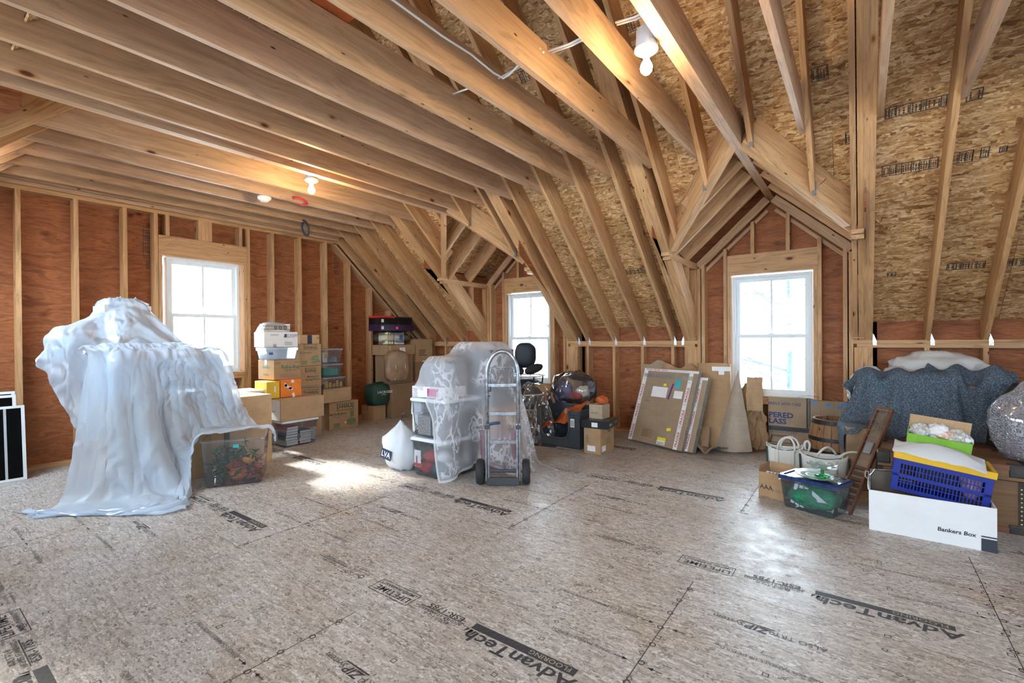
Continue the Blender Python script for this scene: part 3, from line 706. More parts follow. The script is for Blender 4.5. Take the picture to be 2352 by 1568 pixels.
# ================================================================== FIXTURES OVERHEAD
WARM = (1.0, .72, .38)
def lampholder(loc, label, power):
    t = empty('bare_bulb_lamp', loc, label=label, cat='lamp', group='bare bulbs on the ceiling joists')
    MB().lathe([(0.0, .10), (.052, .10), (.055, .03), (.055, 0), (0, 0)], 20).obj('junction_box', plain('grey_box_plastic', (.42, .44, .46), .5), t, smooth=False)
    MB().lathe([(0, 0), (.062, 0), (.064, -.012), (.05, -.022), (.022, -.028), (.020, -.048), (0, -.048)], 24).obj('socket', WHITE, t, smooth=True)
    b = MB().lathe([(.013, -.046), (.015, -.062), (.028, -.085), (.033, -.103), (.030, -.122), (.018, -.137), (.0005, -.142)], 20).obj('bulb', emit('glowing_bulb', (1, .80, .50, 1), 60.0) if 'glow' not in MATS else MATS['glow'], t, smooth=True)
    MATS['glow'] = b.data.materials[0]
    ld = bpy.data.lights.new('bulb_light', 'POINT'); lo = bpy.data.objects.new('bulb_light', ld); COL.objects.link(lo)
    ld.energy = power; ld.color = WARM; ld.shadow_soft_size = .035; lo.location = Vector(loc)+Vector((0, 0, -.20)); lo.parent = None
    return t
lampholder((-.935, 2.512, 2.865), 'lit bare bulb on the joist nearest the right dormer, its grey box showing', 13)
lampholder((-4.338, 2.57, 2.872), 'lit bare bulb farther back, under the double joist near the left window', 15)
t = empty('smoke_detector', (-5.307, 2.584, 2.885), label='round white smoke detector under a joist near the left gable window', cat='smoke detector')
MB().lathe([(0, 0), (.070, 0), (.070, -.018), (.062, -.030), (.045, -.034), (.044, -.046), (.030, -.052), (0, -.053)], 24).obj('body', WHITE, t, smooth=True)
MB().lathe([(.036, -.0515), (.040, -.052), (.040, -.0535), (.036, -.0535)], 20).obj('vent_ring', plain('vent_grey', (.5, .52, .55), .5), t)
def coil(name, loc, r, turns, mat, label, tilt, wire=.004, cat='cable', squash=1.0):
    t = empty(name, loc, label=label, cat=cat); rg = random.Random(turns)
    for k in range(turns):
        rr = r*(1+rg.uniform(-.16, .16)); ph = rg.uniform(0, 6); off = Vector((rg.uniform(-.012, .012), rg.uniform(-.012, .012), rg.uniform(-.012, .012)))
        pts = []
        for i in range(22):
            a = 2*math.pi*i/22
            v = Vector((rr*math.cos(a), 0, rr*squash*math.sin(a)))+off
            v.rotate(Matrix.Rotation(tilt+rg.uniform(-.12, .12)*math.sin(a+ph)*.3, 3, 'X')); pts.append(v)
        MB().tube(pts, wire, 6, closed=True).obj('wire_loop', mat, t, smooth=True)
    return t
REDW = plain('red_wire', (.55, .045, .04), .4, var=.1); BLKW = plain('black_wire', (.035, .045, .055), .4)
coil('wire_coil', (-5.19, 2.93, 2.90), .078, 7, REDW, 'coil of red wire tucked between the joists near the smoke detector', 1.25)
coil('wire_coil', (-6.02, 3.477, 2.80), .075, 8, BLKW, 'coil of dark cable hanging from the joists by the left gable wall', .25, squash=1.3)
cab = sheet_mat('white_cable_jacket', (.80, .82, .83), 0, 0, .4)
t = empty('electrical_cable', (-1.93, 1.5, 3.03), label='white electrical cable stapled along a joist and looped across to the next', cat='cable')
def cable(pts): MB().tube([Vector(p)-Vector((-1.93, 1.5, 3.03)) for p in pts], .0065, 8).obj('cable_run', cab, t, smooth=True)
cable([(-1.925, .75, 3.03), (-1.925, 1.6, 3.035), (-1.925, 1.95, 3.03), (-1.925, 2.2, 3.045), (-1.925, 2.42, 3.03), (-1.905, 2.50, 3.02), (-1.85, 2.50, 3.03), (-1.70, 2.45, 3.05), (-1.565, 2.43, 3.06)])
cable([(-1.97, 2.53, 3.055), (-1.75, 2.50, 3.05), (-1.56, 2.46, 3.05)])
for dy in (0, .022): cable([(-1.57, 2.52+dy, 3.085), (-1.40, 2.50+dy, 3.06), (-1.16, 2.50+dy, 3.075)])
for dy in (0, .022): cable([(-1.12, 2.53+dy, 3.09), (-1.0, 2.51+dy, 3.06), (-.88, 2.51+dy, 3.07)])
cable([(-2.36, 2.50, 3.06), (-2.2, 2.48, 3.04), (-2.01, 2.49, 3.06)])
t = empty('stored_board', (-2.52, 1.35, 3.13), label='rust-orange board lying on top of the joists overhead', cat='board')
MB().box((-.16, -.5, 0), (.22, .30, .03)).obj('board', plain('rust_orange_board', (.45, .10, .025), .6, var=.3), t)
for i in range(3): MB().box((-.16, -.4+.25*i, .03), (.22, -.36+.25*i, .034)).obj('batten', MATS['rust_orange_board'], t)
# grade stamps printed on the roof boards and the plywood
def stamp(parent, p, udir, n, widths, h, seed):
    rg = random.Random(seed); u = Vector(udir).normalized(); n = Vector(n).normalized(); v = n.cross(u); p = Vector(p); x = 0
    m = MB(); e = .0055
    def bar(a, b, c, d):
        q = [p+u*a+v*b, p+u*c+v*b, p+u*c+v*d, p+u*a+v*d]; m.prism([w_+n*.0008 for w_ in q], n*.0006)
    tot = sum(widths); bar(0, 0, tot, e); bar(0, h-e, tot, h); bar(0, 0, e, h)
    for w in widths:
        bar(x+w-e, 0, x+w, h)
        k = rg.choice((2, 3, 4)); 
        for i in range(k):
            a0 = x+w*(i+.5)/k-.004; y0 = h*rg.uniform(.1, .2); y1 = h*rg.uniform(.7, .9)
            yy = y0
            while yy < y1:
                l = h*rg.uniform(.05, .16); bar(a0, yy, a0+min(.010, w/k*.55), min(yy+l, y1)); yy += l+h*.045
        x += w
    tag(m.obj('grade_stamp', INK, parent), kind='stuff')
nd = (0, -S, -1)
def dk(x, y): return (x, y, zf(y)+DV)
stamp(ceiling, dk(.15, 4.615), (1, 0, 0), nd, [.03, .04, .08, .06, .03, .08, .03, .03], .085, 1)
stamp(ceiling, dk(.60, 4.62), (1, 0, 0), nd, [.085], .085, 2)
stamp(ceiling, dk(.14, 4.985), (1, 0, 0), nd, [.055, .04, .035, .06, .05, .06, .05], .10, 3)
stamp(ceiling, dk(.555, 4.98), (1, 0, 0), nd, [.055, .035, .04], .10, 4); stamp(ceiling, dk(.72, 4.97), (1, 0, 0), nd, [.05], .09, 5); stamp(ceiling, dk(.82, 4.955), (1, 0, 0), nd, [.045], .05, 6)
stamp(ceiling, dk(-2.33, 5.56), (1, 0, 0), nd, [.06, .05, .05, .04, .06, .05], .08, 7)
for i, (x, y) in enumerate(((-2.62, 3.74), (-2.10, 4.0), (-1.53, 3.70), (-.10, 4.72), (-.30, 4.30), (-3.02, 4.1))): stamp(ceiling, dk(x, y), (1, 0, 0), nd, [.05, .06], .11, 10+i)
stamp(ceiling, dk(.62, 5.78), (1, 0, 0), nd, [.05]*5, .08, 31); stamp(ceiling, dk(.20, 5.80), (1, 0, 0), nd, [.04, .03], .05, 32); stamp(ceiling, dk(.98, 5.78), (1, 0, 0), nd, [.06]*3, .08, 33)
stamp(wall_left, (XO, 1.90, 2.66), (0, 0, -1), (1, 0, 0), [.12, .05, .10, .10], .10, 20); stamp(wall_left, (XO, 1.93, 2.25), (0, 0, -1), (1, 0, 0), [.09], .08, 21)
stamp(wall_left, (XO, 4.42, 2.66), (0, 0, -1), (1, 0, 0), [.05, .08, .06, .06, .05], .09, 22); stamp(wall_left, (XO, 4.44, 2.30), (0, 0, -1), (1, 0, 0), [.09], .08, 23)
stamp(wall_left, (XO, 3.20, 1.42), (0, 0, -1), (1, 0, 0), [.05, .08, .10, .08, .12], .08, 24)

# ================================================================== OBJECT TOOLS
def mat_card(name, col, var=.1):
    if name in MATS: return MATS[name]
    t = NT(name); c = t.obj(); r = t.rnd()
    p = t.vmath('ADD', c, t.n('CombineXYZ', {'X': t.math('MULTIPLY', r, 9.0), 'Z': t.math('MULTIPLY', r, 5.0)}).outputs[0])
    n = t.noise(p, 7, 4, .6); fl = t.noise(t.scaled(p, (220, 220, 6)), 1.0, 2, .5); sc = t.noise(t.scaled(p, (3, 3, 40)), 2.0, 3, .6)
    k = t.math('ADD', t.math('MULTIPLY', r, .18), .91)
    base = t.mix(1.0, tuple(col), t.n('CombineColor', {0: k, 1: k, 2: k}).outputs[0], 'MULTIPLY')
    cc = t.mix(1.0, base, t.ramp(n, [(.25, (1-var*1.4,)*3), (.75, (1+var*.6,)*3)]), 'MULTIPLY')
    cc = t.mix(.25 if var > .05 else .0, cc, t.ramp(fl, [(.35, (.8,)*3), (.65, (1.1,)*3)]), 'MULTIPLY')
    cc = t.mix(.35 if var > .05 else .08, cc, t.ramp(sc, [(.3, (.82, .8, .78)), (.6, (1.06,)*3)]), 'MULTIPLY')
    MATS[name] = t.done(t.bsdf(cc, .75, t.bump(fl, .08, .002), spec=.2)); return MATS[name]
CARD = mat_card('corrugated_card', (.42, .265, .145)); CARDL = mat_card('pale_corrugated_card', (.52, .345, .20)); CARDD = mat_card('kraft_card_dark', (.30, .19, .11)); CARDW = mat_card('white_card', (.74, .75, .76), .04)
CARDG = mat_card('greyish_card', (.36, .265, .18))
TAPE = plain('brown_packing_tape', (.34, .215, .11), .22, var=.1); TAPEC = clear_plastic('clear_packing_tape', (.95, .95, .93), .3, .15)
GREENINK = plain('dark_green_print', (.03, .07, .045), .6, var=.2, scale=40); GREYINK = plain('grey_print', (.16, .16, .17), .6, var=.2); ORANGEINK = plain('orange_print', (.62, .22, .05), .6)
PAPER = plain('white_paper', (.78, .78, .79), .6, var=.05); BLACKP = plain('black_card', (.022, .022, .026), .35, var=.2)
def carton(name, loc, rz, sx, sy, sz, label, mat=CARD, cat='box', group=None, tape=True, seam=True, lid=None, tilt=None, bevel=.004):
    """closed carton: front face is local -Y, base centre at loc"""
    t = empty(name, loc, rz, label, cat, group)
    if tilt: t.rotation_euler = (tilt[0], tilt[1], rz)
    MB().box((-sx/2, -sy/2, 0), (sx/2, sy/2, sz)).obj('body', mat, t, bevel=bevel)
    if seam:
        for s in (-1, 1): MB().box((-sx/2+.003, min(s*.003, s*(sy/2-.003)), sz+.0003), (sx/2-.003, max(s*.003, s*(sy/2-.003)), sz+.0032)).obj('flap', mat, t)
    if tape:
        MB().box((-sx/2-.0012, -.026, sz+.0033), (sx/2+.0012, .026, sz+.0042)).obj('tape', TAPE, t)
        for s in (-1, 1): MB().box((min(s*(sx/2), s*(sx/2+.0014)), -.026, sz-.075), (max(s*(sx/2), s*(sx/2+.0014)), .026, sz+.004)).obj('tape', TAPE, t)
    return t
def front(t, sy): return (0, -sy/2, 0)
def ftext(t, s, size, x, z, sy, mat=GREENINK, bold=.008, align='CENTER', side='front', sx=0, **k):
    if side == 'front': return text(s, size, (x, -sy/2, z), (1, 0, 0), (0, -1, 0), mat, t, bold=bold, align=align, **k)
    if side == 'left': return text(s, size, (-sx/2, -x, z), (0, -1, 0), (-1, 0, 0), mat, t, bold=bold, align=align, **k)
    if side == 'right': return text(s, size, (sx/2, x, z), (0, 1, 0), (1, 0, 0), mat, t, bold=bold, align=align, **k)
def fpatch(t, name, x, z, w, h, sy, mat, side='front', sx=0):
    if side == 'front': return quad(name, (x, -sy/2, z), (1, 0, 0), (0, -1, 0), w, h, mat, t)
    if side == 'left': return quad(name, (-sx/2, -x, z), (0, -1, 0), (-1, 0, 0), w, h, mat, t)
    if side == 'right': return quad(name, (sx/2, x, z), (0, 1, 0), (1, 0, 0), w, h, mat, t)
def frame_patch(t, name, x, z, w, h, sy, mat, e=.004):
    m = MB(); y0, y1 = -sy/2-.0016, -sy/2-.0004
    for a, b in (((x-w/2, z-h/2), (x+w/2, z-h/2+e)), ((x-w/2, z+h/2-e), (x+w/2, z+h/2)), ((x-w/2, z-h/2+e), (x-w/2+e, z+h/2-e)), ((x+w/2-e, z-h/2+e), (x+w/2, z+h/2-e))):
        m.box((a[0], y0, a[1]), (b[0], y1, b[1]))
    return m.obj(name, mat, t)
def lines_patch(t, x, z, w, n, dz, sy, mat, seed=0, side='front', sx=0, h=.004):
    rg = random.Random(seed); m = MB()
    for i in range(n):
        ww = w*rg.uniform(.6, 1); zz = z-i*dz
        if side == 'front': m.box((x, -sy/2-.0014, zz), (x+ww, -sy/2-.0004, zz+h))
        else: m.box((sx/2+.0004, x, zz), (sx/2+.0014, x+ww, zz+h))
    return tag(m.obj('small_print', mat, t), kind='stuff')
def open_carton(name, loc, rz, sx, sy, sz, label, mat=CARD, th=.005, flaps=(), cat='box', inner=None, group=None):
    t = empty(name, loc, rz, label, cat, group)
    b = MB(); b.box((-sx/2, -sy/2, 0), (sx/2, sy/2, th)); 
    b.box((-sx/2, -sy/2, th), (sx/2, -sy/2+th, sz)); b.box((-sx/2, sy/2-th, th), (sx/2, sy/2, sz)); b.box((-sx/2, -sy/2+th, th), (-sx/2+th, sy/2-th, sz)); b.box((sx/2-th, -sy/2+th, th), (sx/2, sy/2-th, sz))
    b.obj('body', mat, t)
    for side, ang, ln in flaps:
        f = MB()
        if side in ('f', 'b'):
            s = -1 if side == 'f' else 1; f.box((-sx/2+.004, 0, 0), (sx/2-.004, s*th, ln)) if s > 0 else f.box((-sx/2+.004, -th, 0), (sx/2-.004, 0, ln))
            mw = Matrix.Translation((0, s*(sy/2), sz)) @ Matrix.Rotation(-s*ang, 4, 'X')
        else:
            s = -1 if side == 'l' else 1; f.box((min(0, s*th), -sy/2+.004, 0), (max(0, s*th), sy/2-.004, ln))
            mw = Matrix.Translation((s*(sx/2), 0, sz)) @ Matrix.Rotation(s*ang, 4, 'Y')
        f.obj('flap', mat, t, mw)
    return t
TOTE = clear_plastic('clear_tote_plastic', (.92, .95, .97), .11, .10, .8, (.55, .63, .72))
TOTEM = clear_plastic('milky_tote_plastic', (.82, .89, .95), .34, .2, .7, (.66, .74, .82))
LIDW = plain('white_tote_lid', (.70, .75, .80), .35, var=.03); LIDC = clear_plastic('clear_tote_lid', (.85, .9, .95), .5, .15, .8, (.66, .74, .82))
def rrect(sx, sy, r, n=4):
    pts = []
    for cx, cy_, a0 in ((sx/2-r, sy/2-r, 0), (-sx/2+r, sy/2-r, 90), (-sx/2+r, -sy/2+r, 180), (sx/2-r, -sy/2+r, 270)):
        for i in range(n+1):
            a = math.radians(a0+90*i/n); pts.append((cx+r*math.cos(a), cy_+r*math.sin(a)))
    return pts
def loft(mb, rings, close_bottom=True, close_top=False):
    n = len(rings[0]); b0 = len(mb.v); mb.v += [tuple(p) for r in rings for p in r]
    for i in range(len(rings)-1):
        for k in range(n): mb.f.append((b0+i*n+k, b0+i*n+(k+1) % n, b0+(i+1)*n+(k+1) % n, b0+(i+1)*n+k))
    if close_bottom: mb.f.append(tuple(b0+k for k in range(n))[::-1])
    if close_top: mb.f.append(tuple(b0+(len(rings)-1)*n+k for k in range(n)))
    return mb
def tote(name, loc, rz, sx, sy, sz, label, body=TOTE, lid=None, taper=.86, cat='storage tote', group=None, rim=True, latch=None, lid_h=.022, ribs=0):
    """tapered see-through bin; sx, sy at the rim"""
    t = empty(name, loc, rz, label, cat, group); r = .03
    ring = lambda k, z, g=0: [(x, y, z) for x, y in rrect(sx*k+g, sy*k+g, r)]
    loft(MB(), [ring(taper*.97, .004), ring(taper, .012), ring(taper+(1-taper)*.55, sz*.55), ring(.985, sz-.02)]).obj('body', body, t, smooth=False)
    if rim: loft(MB(), [ring(.985, sz-.02), ring(.985, sz-.022, .02), ring(.985, sz-.006, .022), ring(.985, sz-.006)], False).obj('rim', body, t)
    if lid is not None:
        l = loft(MB(), [ring(1, sz-.006, .02), ring(1, sz+lid_h*.6, .02), ring(1, sz+lid_h, .002), ring(.9, sz+lid_h, 0), ring(.88, sz+lid_h-.008, 0)], False, True).obj('lid', lid, t)
        for k in range(ribs):
            x = -sx*.42+sx*.84*k/(ribs-1)
            MB().box((x-.014, -sy/2-.014, sz-.004), (x+.014, -sy/2-.008, sz+lid_h+.002)).obj('lid_rib', lid, l)
    if latch is not None:
        for s in (-1, 1): MB().box((min(s*(sx/2+.004), s*(sx/2+.018)), -sy*.16, sz-.07), (max(s*(sx/2+.004), s*(sx/2+.018)), sy*.16, sz+.012)).obj('latch', latch, t, bevel=.003)
    return t
from mathutils import noise as mn
def blob_mesh(rx, ry, rz, seed=0, amp=.12, freq=2.2, ridge=.06, rfreq=6.0, seg=28, flat=True, top=None, sq=1.0):
    mb = MB(); P = []; off = Vector((seed*3.7, seed*1.9, seed*5.3))
    for i in range(seg//2+1):
        th = math.pi*i/(seg//2); row = []
        for k in range(seg+1):
            ph = 2*math.pi*(k % seg)/seg; d = Vector((math.sin(th)*math.cos(ph), math.sin(th)*math.sin(ph), math.cos(th)))
            e = Vector([math.copysign(abs(c)**sq, c) for c in d])
            s = 1+amp*mn.noise(d*freq+off)+ridge*(1-2*abs(mn.noise(d*rfreq+off*2)))*.8
            p = Vector((e.x*rx*s, e.y*ry*s, e.z*rz*s+rz))
            if top and th < .9: k2 = 1-th/.9; p = p*(1-k2*.0)+Vector((0, 0, top*k2*k2)); p.x *= 1-.55*k2; p.y *= 1-.55*k2
            if flat and p.z < rz*.12: p.z = max(0.0, p.z*.2)
            row.append(p)
        P.append(row)
    return mb.grid(P)
def blob(name, loc, r, mat, label=None, cat=None, parent=None, rz=0.0, group=None, **k):
    o = blob_mesh(*r, **k).obj(name, mat, parent, smooth=True); o.location = loc; o.rotation_euler = (0, 0, rz)
    return tag(o, label, cat, group)
def crumple(nx, ny, sx, sy, fn, seed=0, amp=.02, freq=4.0):
    """grid sheet: fn(u,v)->(x,y,z) plus creased noise"""
    P = []
    for i in range(nx+1):
        row = []
        for j in range(ny+1):
            u, v = i/nx, j/ny; p = Vector(fn(u, v)); q = Vector((u*sx*freq+seed*7.1, v*sy*freq+seed*3.3, seed))
            n1 = 1-2*abs(mn.noise(q)); n2 = 1-2*abs(mn.noise(q*2.3+Vector((5, 5, 5)))); n3 = mn.noise(q*1.3+Vector((9, 2, 4)))
            row.append(p+Vector((n3, mn.noise(q+Vector((3, 8, 1))), n1*.7+n2*.4))*amp)
        P.append(row)
    return MB().grid(P)
def cloth(nx, ny, P0, boxes=(), spheres=(), steps=140, iters=10, g=.0016, damp=.97, fric=.55, bend=.06, floor_z=.004, pins=None, seed=1, jit=.004, stretch=1.0, th=.006, limit=None):
    """draped sheet by position-based relaxation; P0[ny][nx] start points; boxes: (centre, half, rz)"""
    P = np.array(P0, float); rs = np.random.RandomState(seed); P += rs.randn(*P.shape)*jit; Q = P.copy()
    R = np.array(P0, float)
    lens = {}
    def dist(A, B): return np.linalg.norm(A-B, axis=-1, keepdims=True)
    cons = []
    H, W = P.shape[:2]
    def reg(sa, sb, k):
        L0 = dist(R[sa], R[sb])*stretch; cons.append((sa, sb, L0, k))
    s = slice
    for p in (0, 1):
        n = (W-p)//2; reg((s(None), s(p, p+2*n-1, 2)), (s(None), s(p+1, p+2*n, 2)), 1.0)
        n = (H-p)//2; reg((s(p, p+2*n-1, 2), s(None)), (s(p+1, p+2*n, 2), s(None)), 1.0)
        for q in (0, 1):
            n = (H-p)//2; m = (W-q)//2
            reg((s(p, p+2*n-1, 2), s(q, q+2*m-1, 2)), (s(p+1, p+2*n, 2), s(q+1, q+2*m, 2)), .5)
            reg((s(p, p+2*n-1, 2), s(q+1, q+2*m, 2)), (s(p+1, p+2*n, 2), s(q, q+2*m-1, 2)), .5)
    bc = []
    if bend:
        for k in (2, 4):
            bc.append(((s(None), s(0, W-k)), (s(None), s(k, W)), dist(R[:, :W-k], R[:, k:]), bend)); bc.append(((s(0, H-k), s(None)), (s(k, H), s(None)), dist(R[:H-k], R[k:]), bend))
    for it in range(steps):
        V = (P-Q)*damp; Q = P.copy(); P = P+V; P[..., 2] -= g
        for _ in range(iters):
            for sa, sb, L0, k in cons:
                A = P[sa]; B = P[sb]; d = B-A; l = np.linalg.norm(d, axis=-1, keepdims=True)+1e-9
                c = d*((l-L0)/l*.5*k); P[sa] = A+c; P[sb] = B-c
            for sa, sb, L0, k in bc:
                A = P[sa]; B = P[sb]; d = B-A; l = np.linalg.norm(d, axis=-1, keepdims=True)+1e-9
                c = d*(np.minimum(l-L0, 0)/l*.5*k); P[sa] += c; P[sb] -= c
            if pins:
                for (i, j), p in pins.items(): P[i, j] = p
        hit = P[..., 2] < floor_z
        P[..., 2] = np.maximum(P[..., 2], floor_z); Q[hit] = Q[hit]*(1-fric)+P[hit]*fric; Q[hit, 2] = P[hit, 2]
        for c, h, rz in boxes:
            ca, sa_ = math.cos(-rz), math.sin(-rz); d = P-np.array(c); lx = d[..., 0]*ca-d[..., 1]*sa_; ly = d[..., 0]*sa_+d[..., 1]*ca; lz = d[..., 2]
            hx, hy, hz = [q+th for q in h]
            ins = (np.abs(lx) < hx) & (np.abs(ly) < hy) & (np.abs(lz) < hz)
            if not ins.any(): continue
            px, py, pz = hx-np.abs(lx), hy-np.abs(ly), hz-lz
            m = np.minimum(np.minimum(px, py), pz)
            mz = ins & (pz <= m+1e-9); mx = ins & ~mz & (px <= m+1e-9); my = ins & ~mz & ~mx
            lz = np.where(mz, hz, lz); lx = np.where(mx, np.sign(lx)*hx, lx); ly = np.where(my, np.sign(ly)*hy, ly)
            N = np.stack([lx*ca+ly*sa_, -lx*sa_+ly*ca, lz], -1)+np.array(c)
            P[ins] = N[ins]; Q[ins] = Q[ins]*(1-fric)+P[ins]*fric
        for c, r in spheres:
            d = P-np.array(c); r = np.array(r, float)+th; l = np.linalg.norm(d/r, axis=-1); ins = l < 1
            if ins.any():
                P[ins] = (np.array(c)+d/np.maximum(l, 1e-6)[..., None])[ins]; Q[ins] = Q[ins]*(1-fric)+P[ins]*fric
        if limit is not None: P[..., :] = np.minimum(np.maximum(P, limit[0]), limit[1])
    return P
def cloth_obj(name, P, mat, label=None, cat=None, parent=None, sub=1, thick=0.0, group=None, wrinkle=0.0, wfreq=6.0):
    if wrinkle:
        for ax in (0, 1):                                                   # finer grid, then sharp creases along the surface normal
            A = P if ax == 0 else P.transpose(1, 0, 2); mid = .5*(A[:-1]+A[1:]); mid[1:-1] += (mid[1:-1]*2-mid[:-2]-mid[2:])*.06
            B = np.empty((A.shape[0]*2-1,)+A.shape[1:]); B[::2] = A; B[1::2] = mid; P = B if ax == 0 else B.transpose(1, 0, 2)
        gu = np.gradient(P, axis=0); gv = np.gradient(P, axis=1); N = np.cross(gu, gv); N /= np.linalg.norm(N, axis=-1, keepdims=True)+1e-9
        Hh, Ww = P.shape[:2]; D = np.zeros((Hh, Ww)); sd = abs(hash(label or name)) % 7
        for i in range(Hh):
            for j in range(Ww):
                q = Vector((i*.017*wfreq+3.1, j*.017*wfreq+1.7, 4.2)); w_ = mn.noise(q*.6)*1.5; q2 = q+Vector((w_, w_*.7, 0))
                D[i, j] = (1-2.6*abs(mn.noise(q2*.34+Vector((2, 9, 3)))))*1.5+(1-2.6*abs(mn.noise(q2)))*.6+(1-2.6*abs(mn.noise(q2*2.1+Vector((7, 3, 1)))))*.3+(1-2.6*abs(mn.noise(q2*4.3)))*.12
        P = P+N*(D*wrinkle)[..., None]; P[..., 2] = np.maximum(P[..., 2], .003)
    H, W = P.shape[:2]; o = Vector(P.reshape(-1, 3).mean(0)); o.z = 0
    me = MB().grid([[Vector(p)-o for p in row] for row in P]).mesh(name)
    uv = me.uv_layers.new(name='UVMap'); idx = np.empty(len(me.loops), int); me.loops.foreach_get('vertex_index', idx)
    co = np.stack([idx % W/(W-1), idx//W/(H-1)], -1).astype('f').ravel(); uv.data.foreach_set('uv', co)
    ob = link(name, me, mat, parent, smooth=True); ob.location = o
    if thick: solid(ob, thick, 0)
    if sub: subs(ob, sub)
    return tag(ob, label, cat, group)
def flat_grid(nx, ny, cx, cy, z, sx, sy, rz=0.0, fold=None):
    P = np.zeros((ny, nx, 3)); u = np.linspace(-.5, .5, nx)*sx; v = np.linspace(-.5, .5, ny)*sy; U_, V_ = np.meshgrid(u, v); c, s_ = math.cos(rz), math.sin(rz)
    P[..., 0] = cx+U_*c-V_*s_; P[..., 1] = cy+U_*s_+V_*c; P[..., 2] = z
    return P
# ================================================================== LEFT SIDE
PI2 = math.pi/2
# ---- window screens leaning on the left gable wall
SCRM = clear_plastic('insect_mesh', (.10, .10, .11), .35, .6, .1, (.02, .02, .022)); ALU = plain('white_aluminium', (.80, .80, .82), .35, var=.03)
def screen(loc, w, h, lean, label, bars):
    t = empty('window_screen', loc, 0, label, 'window screen', 'window screens leaning on the left wall'); t.rotation_euler = (0, -lean, 0)
    fr = MB(); e = .024
    for lo, hi in (((0, 0, 0), (.012, w, e)), ((0, 0, h-e), (.012, w, h)), ((0, 0, e), (.012, e, h-e)), ((0, w-e, e), (.012, w, h-e))): fr.box(lo, hi)
    fr.obj('frame', ALU, t)
    for y in bars: MB().box((.001, y, e), (.011, y+.018, h-e)).obj('divider', plain('grey_divider', (.45, .46, .48), .4), t)
    MB().box((.005, e, e), (.007, w-e, h-e)).obj('mesh', SCRM, t)
screen((-6.365, .15, .001), .70, .70, .13, 'front window screen with white frame leaning at the left edge', (.42, .56))
screen((-6.42, .10, .001), .70, .80, .11, 'middle white-framed window screen in the row at the left wall', (.5,))
screen((-6.47, .18, .001), .62, .83, .10, 'rear window screen, tallest of the three leaning on the left wall', ())

# ---- heap under plastic sheeting
FILM = sheet_mat('white_plastic_sheeting', (.72, .83, .96), .15, .45, .30, .10, .45)
BLUEP = plain('blue_plastic', (.03, .12, .42), .35); GREYP = plain('grey_tabletop', (.22, .23, .24), .4)
carton('moving_carton', (-5.32, 1.60, 0), PI2, .86, .60, .80, 'big carton at the bottom of the heap under plastic sheeting', CARD)
t = tote('storage_tote', (-5.31, 1.62, .81), PI2, .78, .51, .335, 'clear tote with a blue handle glimpsed through the plastic sheeting', TOTEM, LIDW)
MB().box((-.06, -.29, .24), (.06, -.262, .275)).obj('handle', BLUEP, t, bevel=.006)
carton('moving_carton', (-5.30, 2.28, 0), PI2+.1, .44, .5, .72, 'carton bulging the right side of the plastic sheeting', CARDL)
t = empty('folding_table', (-5.56, 1.45, 0), label='grey folding table whose edge shows between the two plastic sheets', cat='table')
MB().box((-.42, -.34, 1.19), (.31, .52, 1.215)).obj('table_top', GREYP, t, bevel=.006)
for sx in (-.36, -.12):
    for sy in (-.05, .46): MB().tube([(sx, sy, 0), (sx, sy, 1.19)], .014, 8).obj('leg', GREYP, t)
carton('wardrobe_carton', (-5.78, 1.44, 1.216), PI2, .36, .38, .42, 'carton on the folding table forming the peak of the sheeted heap', CARDW)
blob('cushion', (-5.62, 1.02, 1.16), (.22, .10, .12), plain('pale_cushion', (.6, .6, .62), .8), 'pale cushion under the left shoulder of the plastic sheeting', 'cushion', seed=4)
BX = [((-5.32, 1.60, .40), (.30, .43, .40), 0), ((-5.30, 1.62, 1.0), (.30, .43, .19), 0), ((-5.30, 2.28, .36), (.25, .22, .36), .1), ((-5.59, 1.52, 1.22), (.40, .49, .018), 0), ((-4.71, 2.02, .225), (.275, .265, .225), math.radians(60))]
# lower sheet: pinned on the tote, spreading to the floor
n_u, n_v = 64, 66; P0 = np.zeros((n_u, n_v, 3))
for i in range(n_u):
    s_ = i/(n_u-1)
    for j in range(n_v):
        v = j/(n_v-1)
        if s_ < .14: X = -5.28+s_/.14*.27; Z = 1.215; k = 0
        else:
            sv = min(1, max(0, (v-.37)/.13)); sv = sv*sv*(3-2*sv); k = (s_-.14)/.86*(1-.56*sv)
            if k < .66: X = -5.01+.62*(k/.66); Z = 1.215-1.19*(k/.66)
            else: X = -4.39+.20*((k-.66)/.34)*(1-.9*max(0, v-.62)/.38); Z = .03+.05*abs(math.sin(k*38+v*9))
        ya = 1.04-.40*k**.7; yb = 2.05+.62*k**.7
        Y = ya+(yb-ya)*v; X -= (.95 if k > .0 else 0)*(max(0, .34-v)/.34)**1.3*k**1.5
        P0[i, j] = (X+.03*math.sin(v*26+s_*3)*k, Y, Z)
pins = {(0, j): P0[0, j].copy() for j in range(n_v)}
pins.update({(6, j): P0[6, j].copy() for j in range(0, n_v, 1)})
P = cloth(n_v, n_u, P0, BX, steps=110, iters=8, pins=pins, stretch=1.05, seed=3, jit=.006, bend=.10, fric=.7)
cloth_obj('plastic_sheet', P, FILM, 'lower white plastic sheet spilling down the heap onto the floor', 'plastic sheet', wrinkle=.021, wfreq=5.0)
P0 = flat_grid(58, 54, -5.56, 1.46, 1.80, 1.30, 1.38)
P0[..., 2] -= .80*np.clip((np.abs(P0[..., 1]-1.44)-.22), 0, 1)
P0[..., 2] -= .75*np.clip((P0[..., 0]+5.56), 0, 1)
up_pins = {(i, j): P0[i, j]-np.array([0, 0, .05]) for i in range(54) for j in range(58) if abs(P0[i, j, 0]+5.78) < .15 and abs(P0[i, j, 1]-1.44) < .14 and i % 4 == 0 and j % 4 == 0}
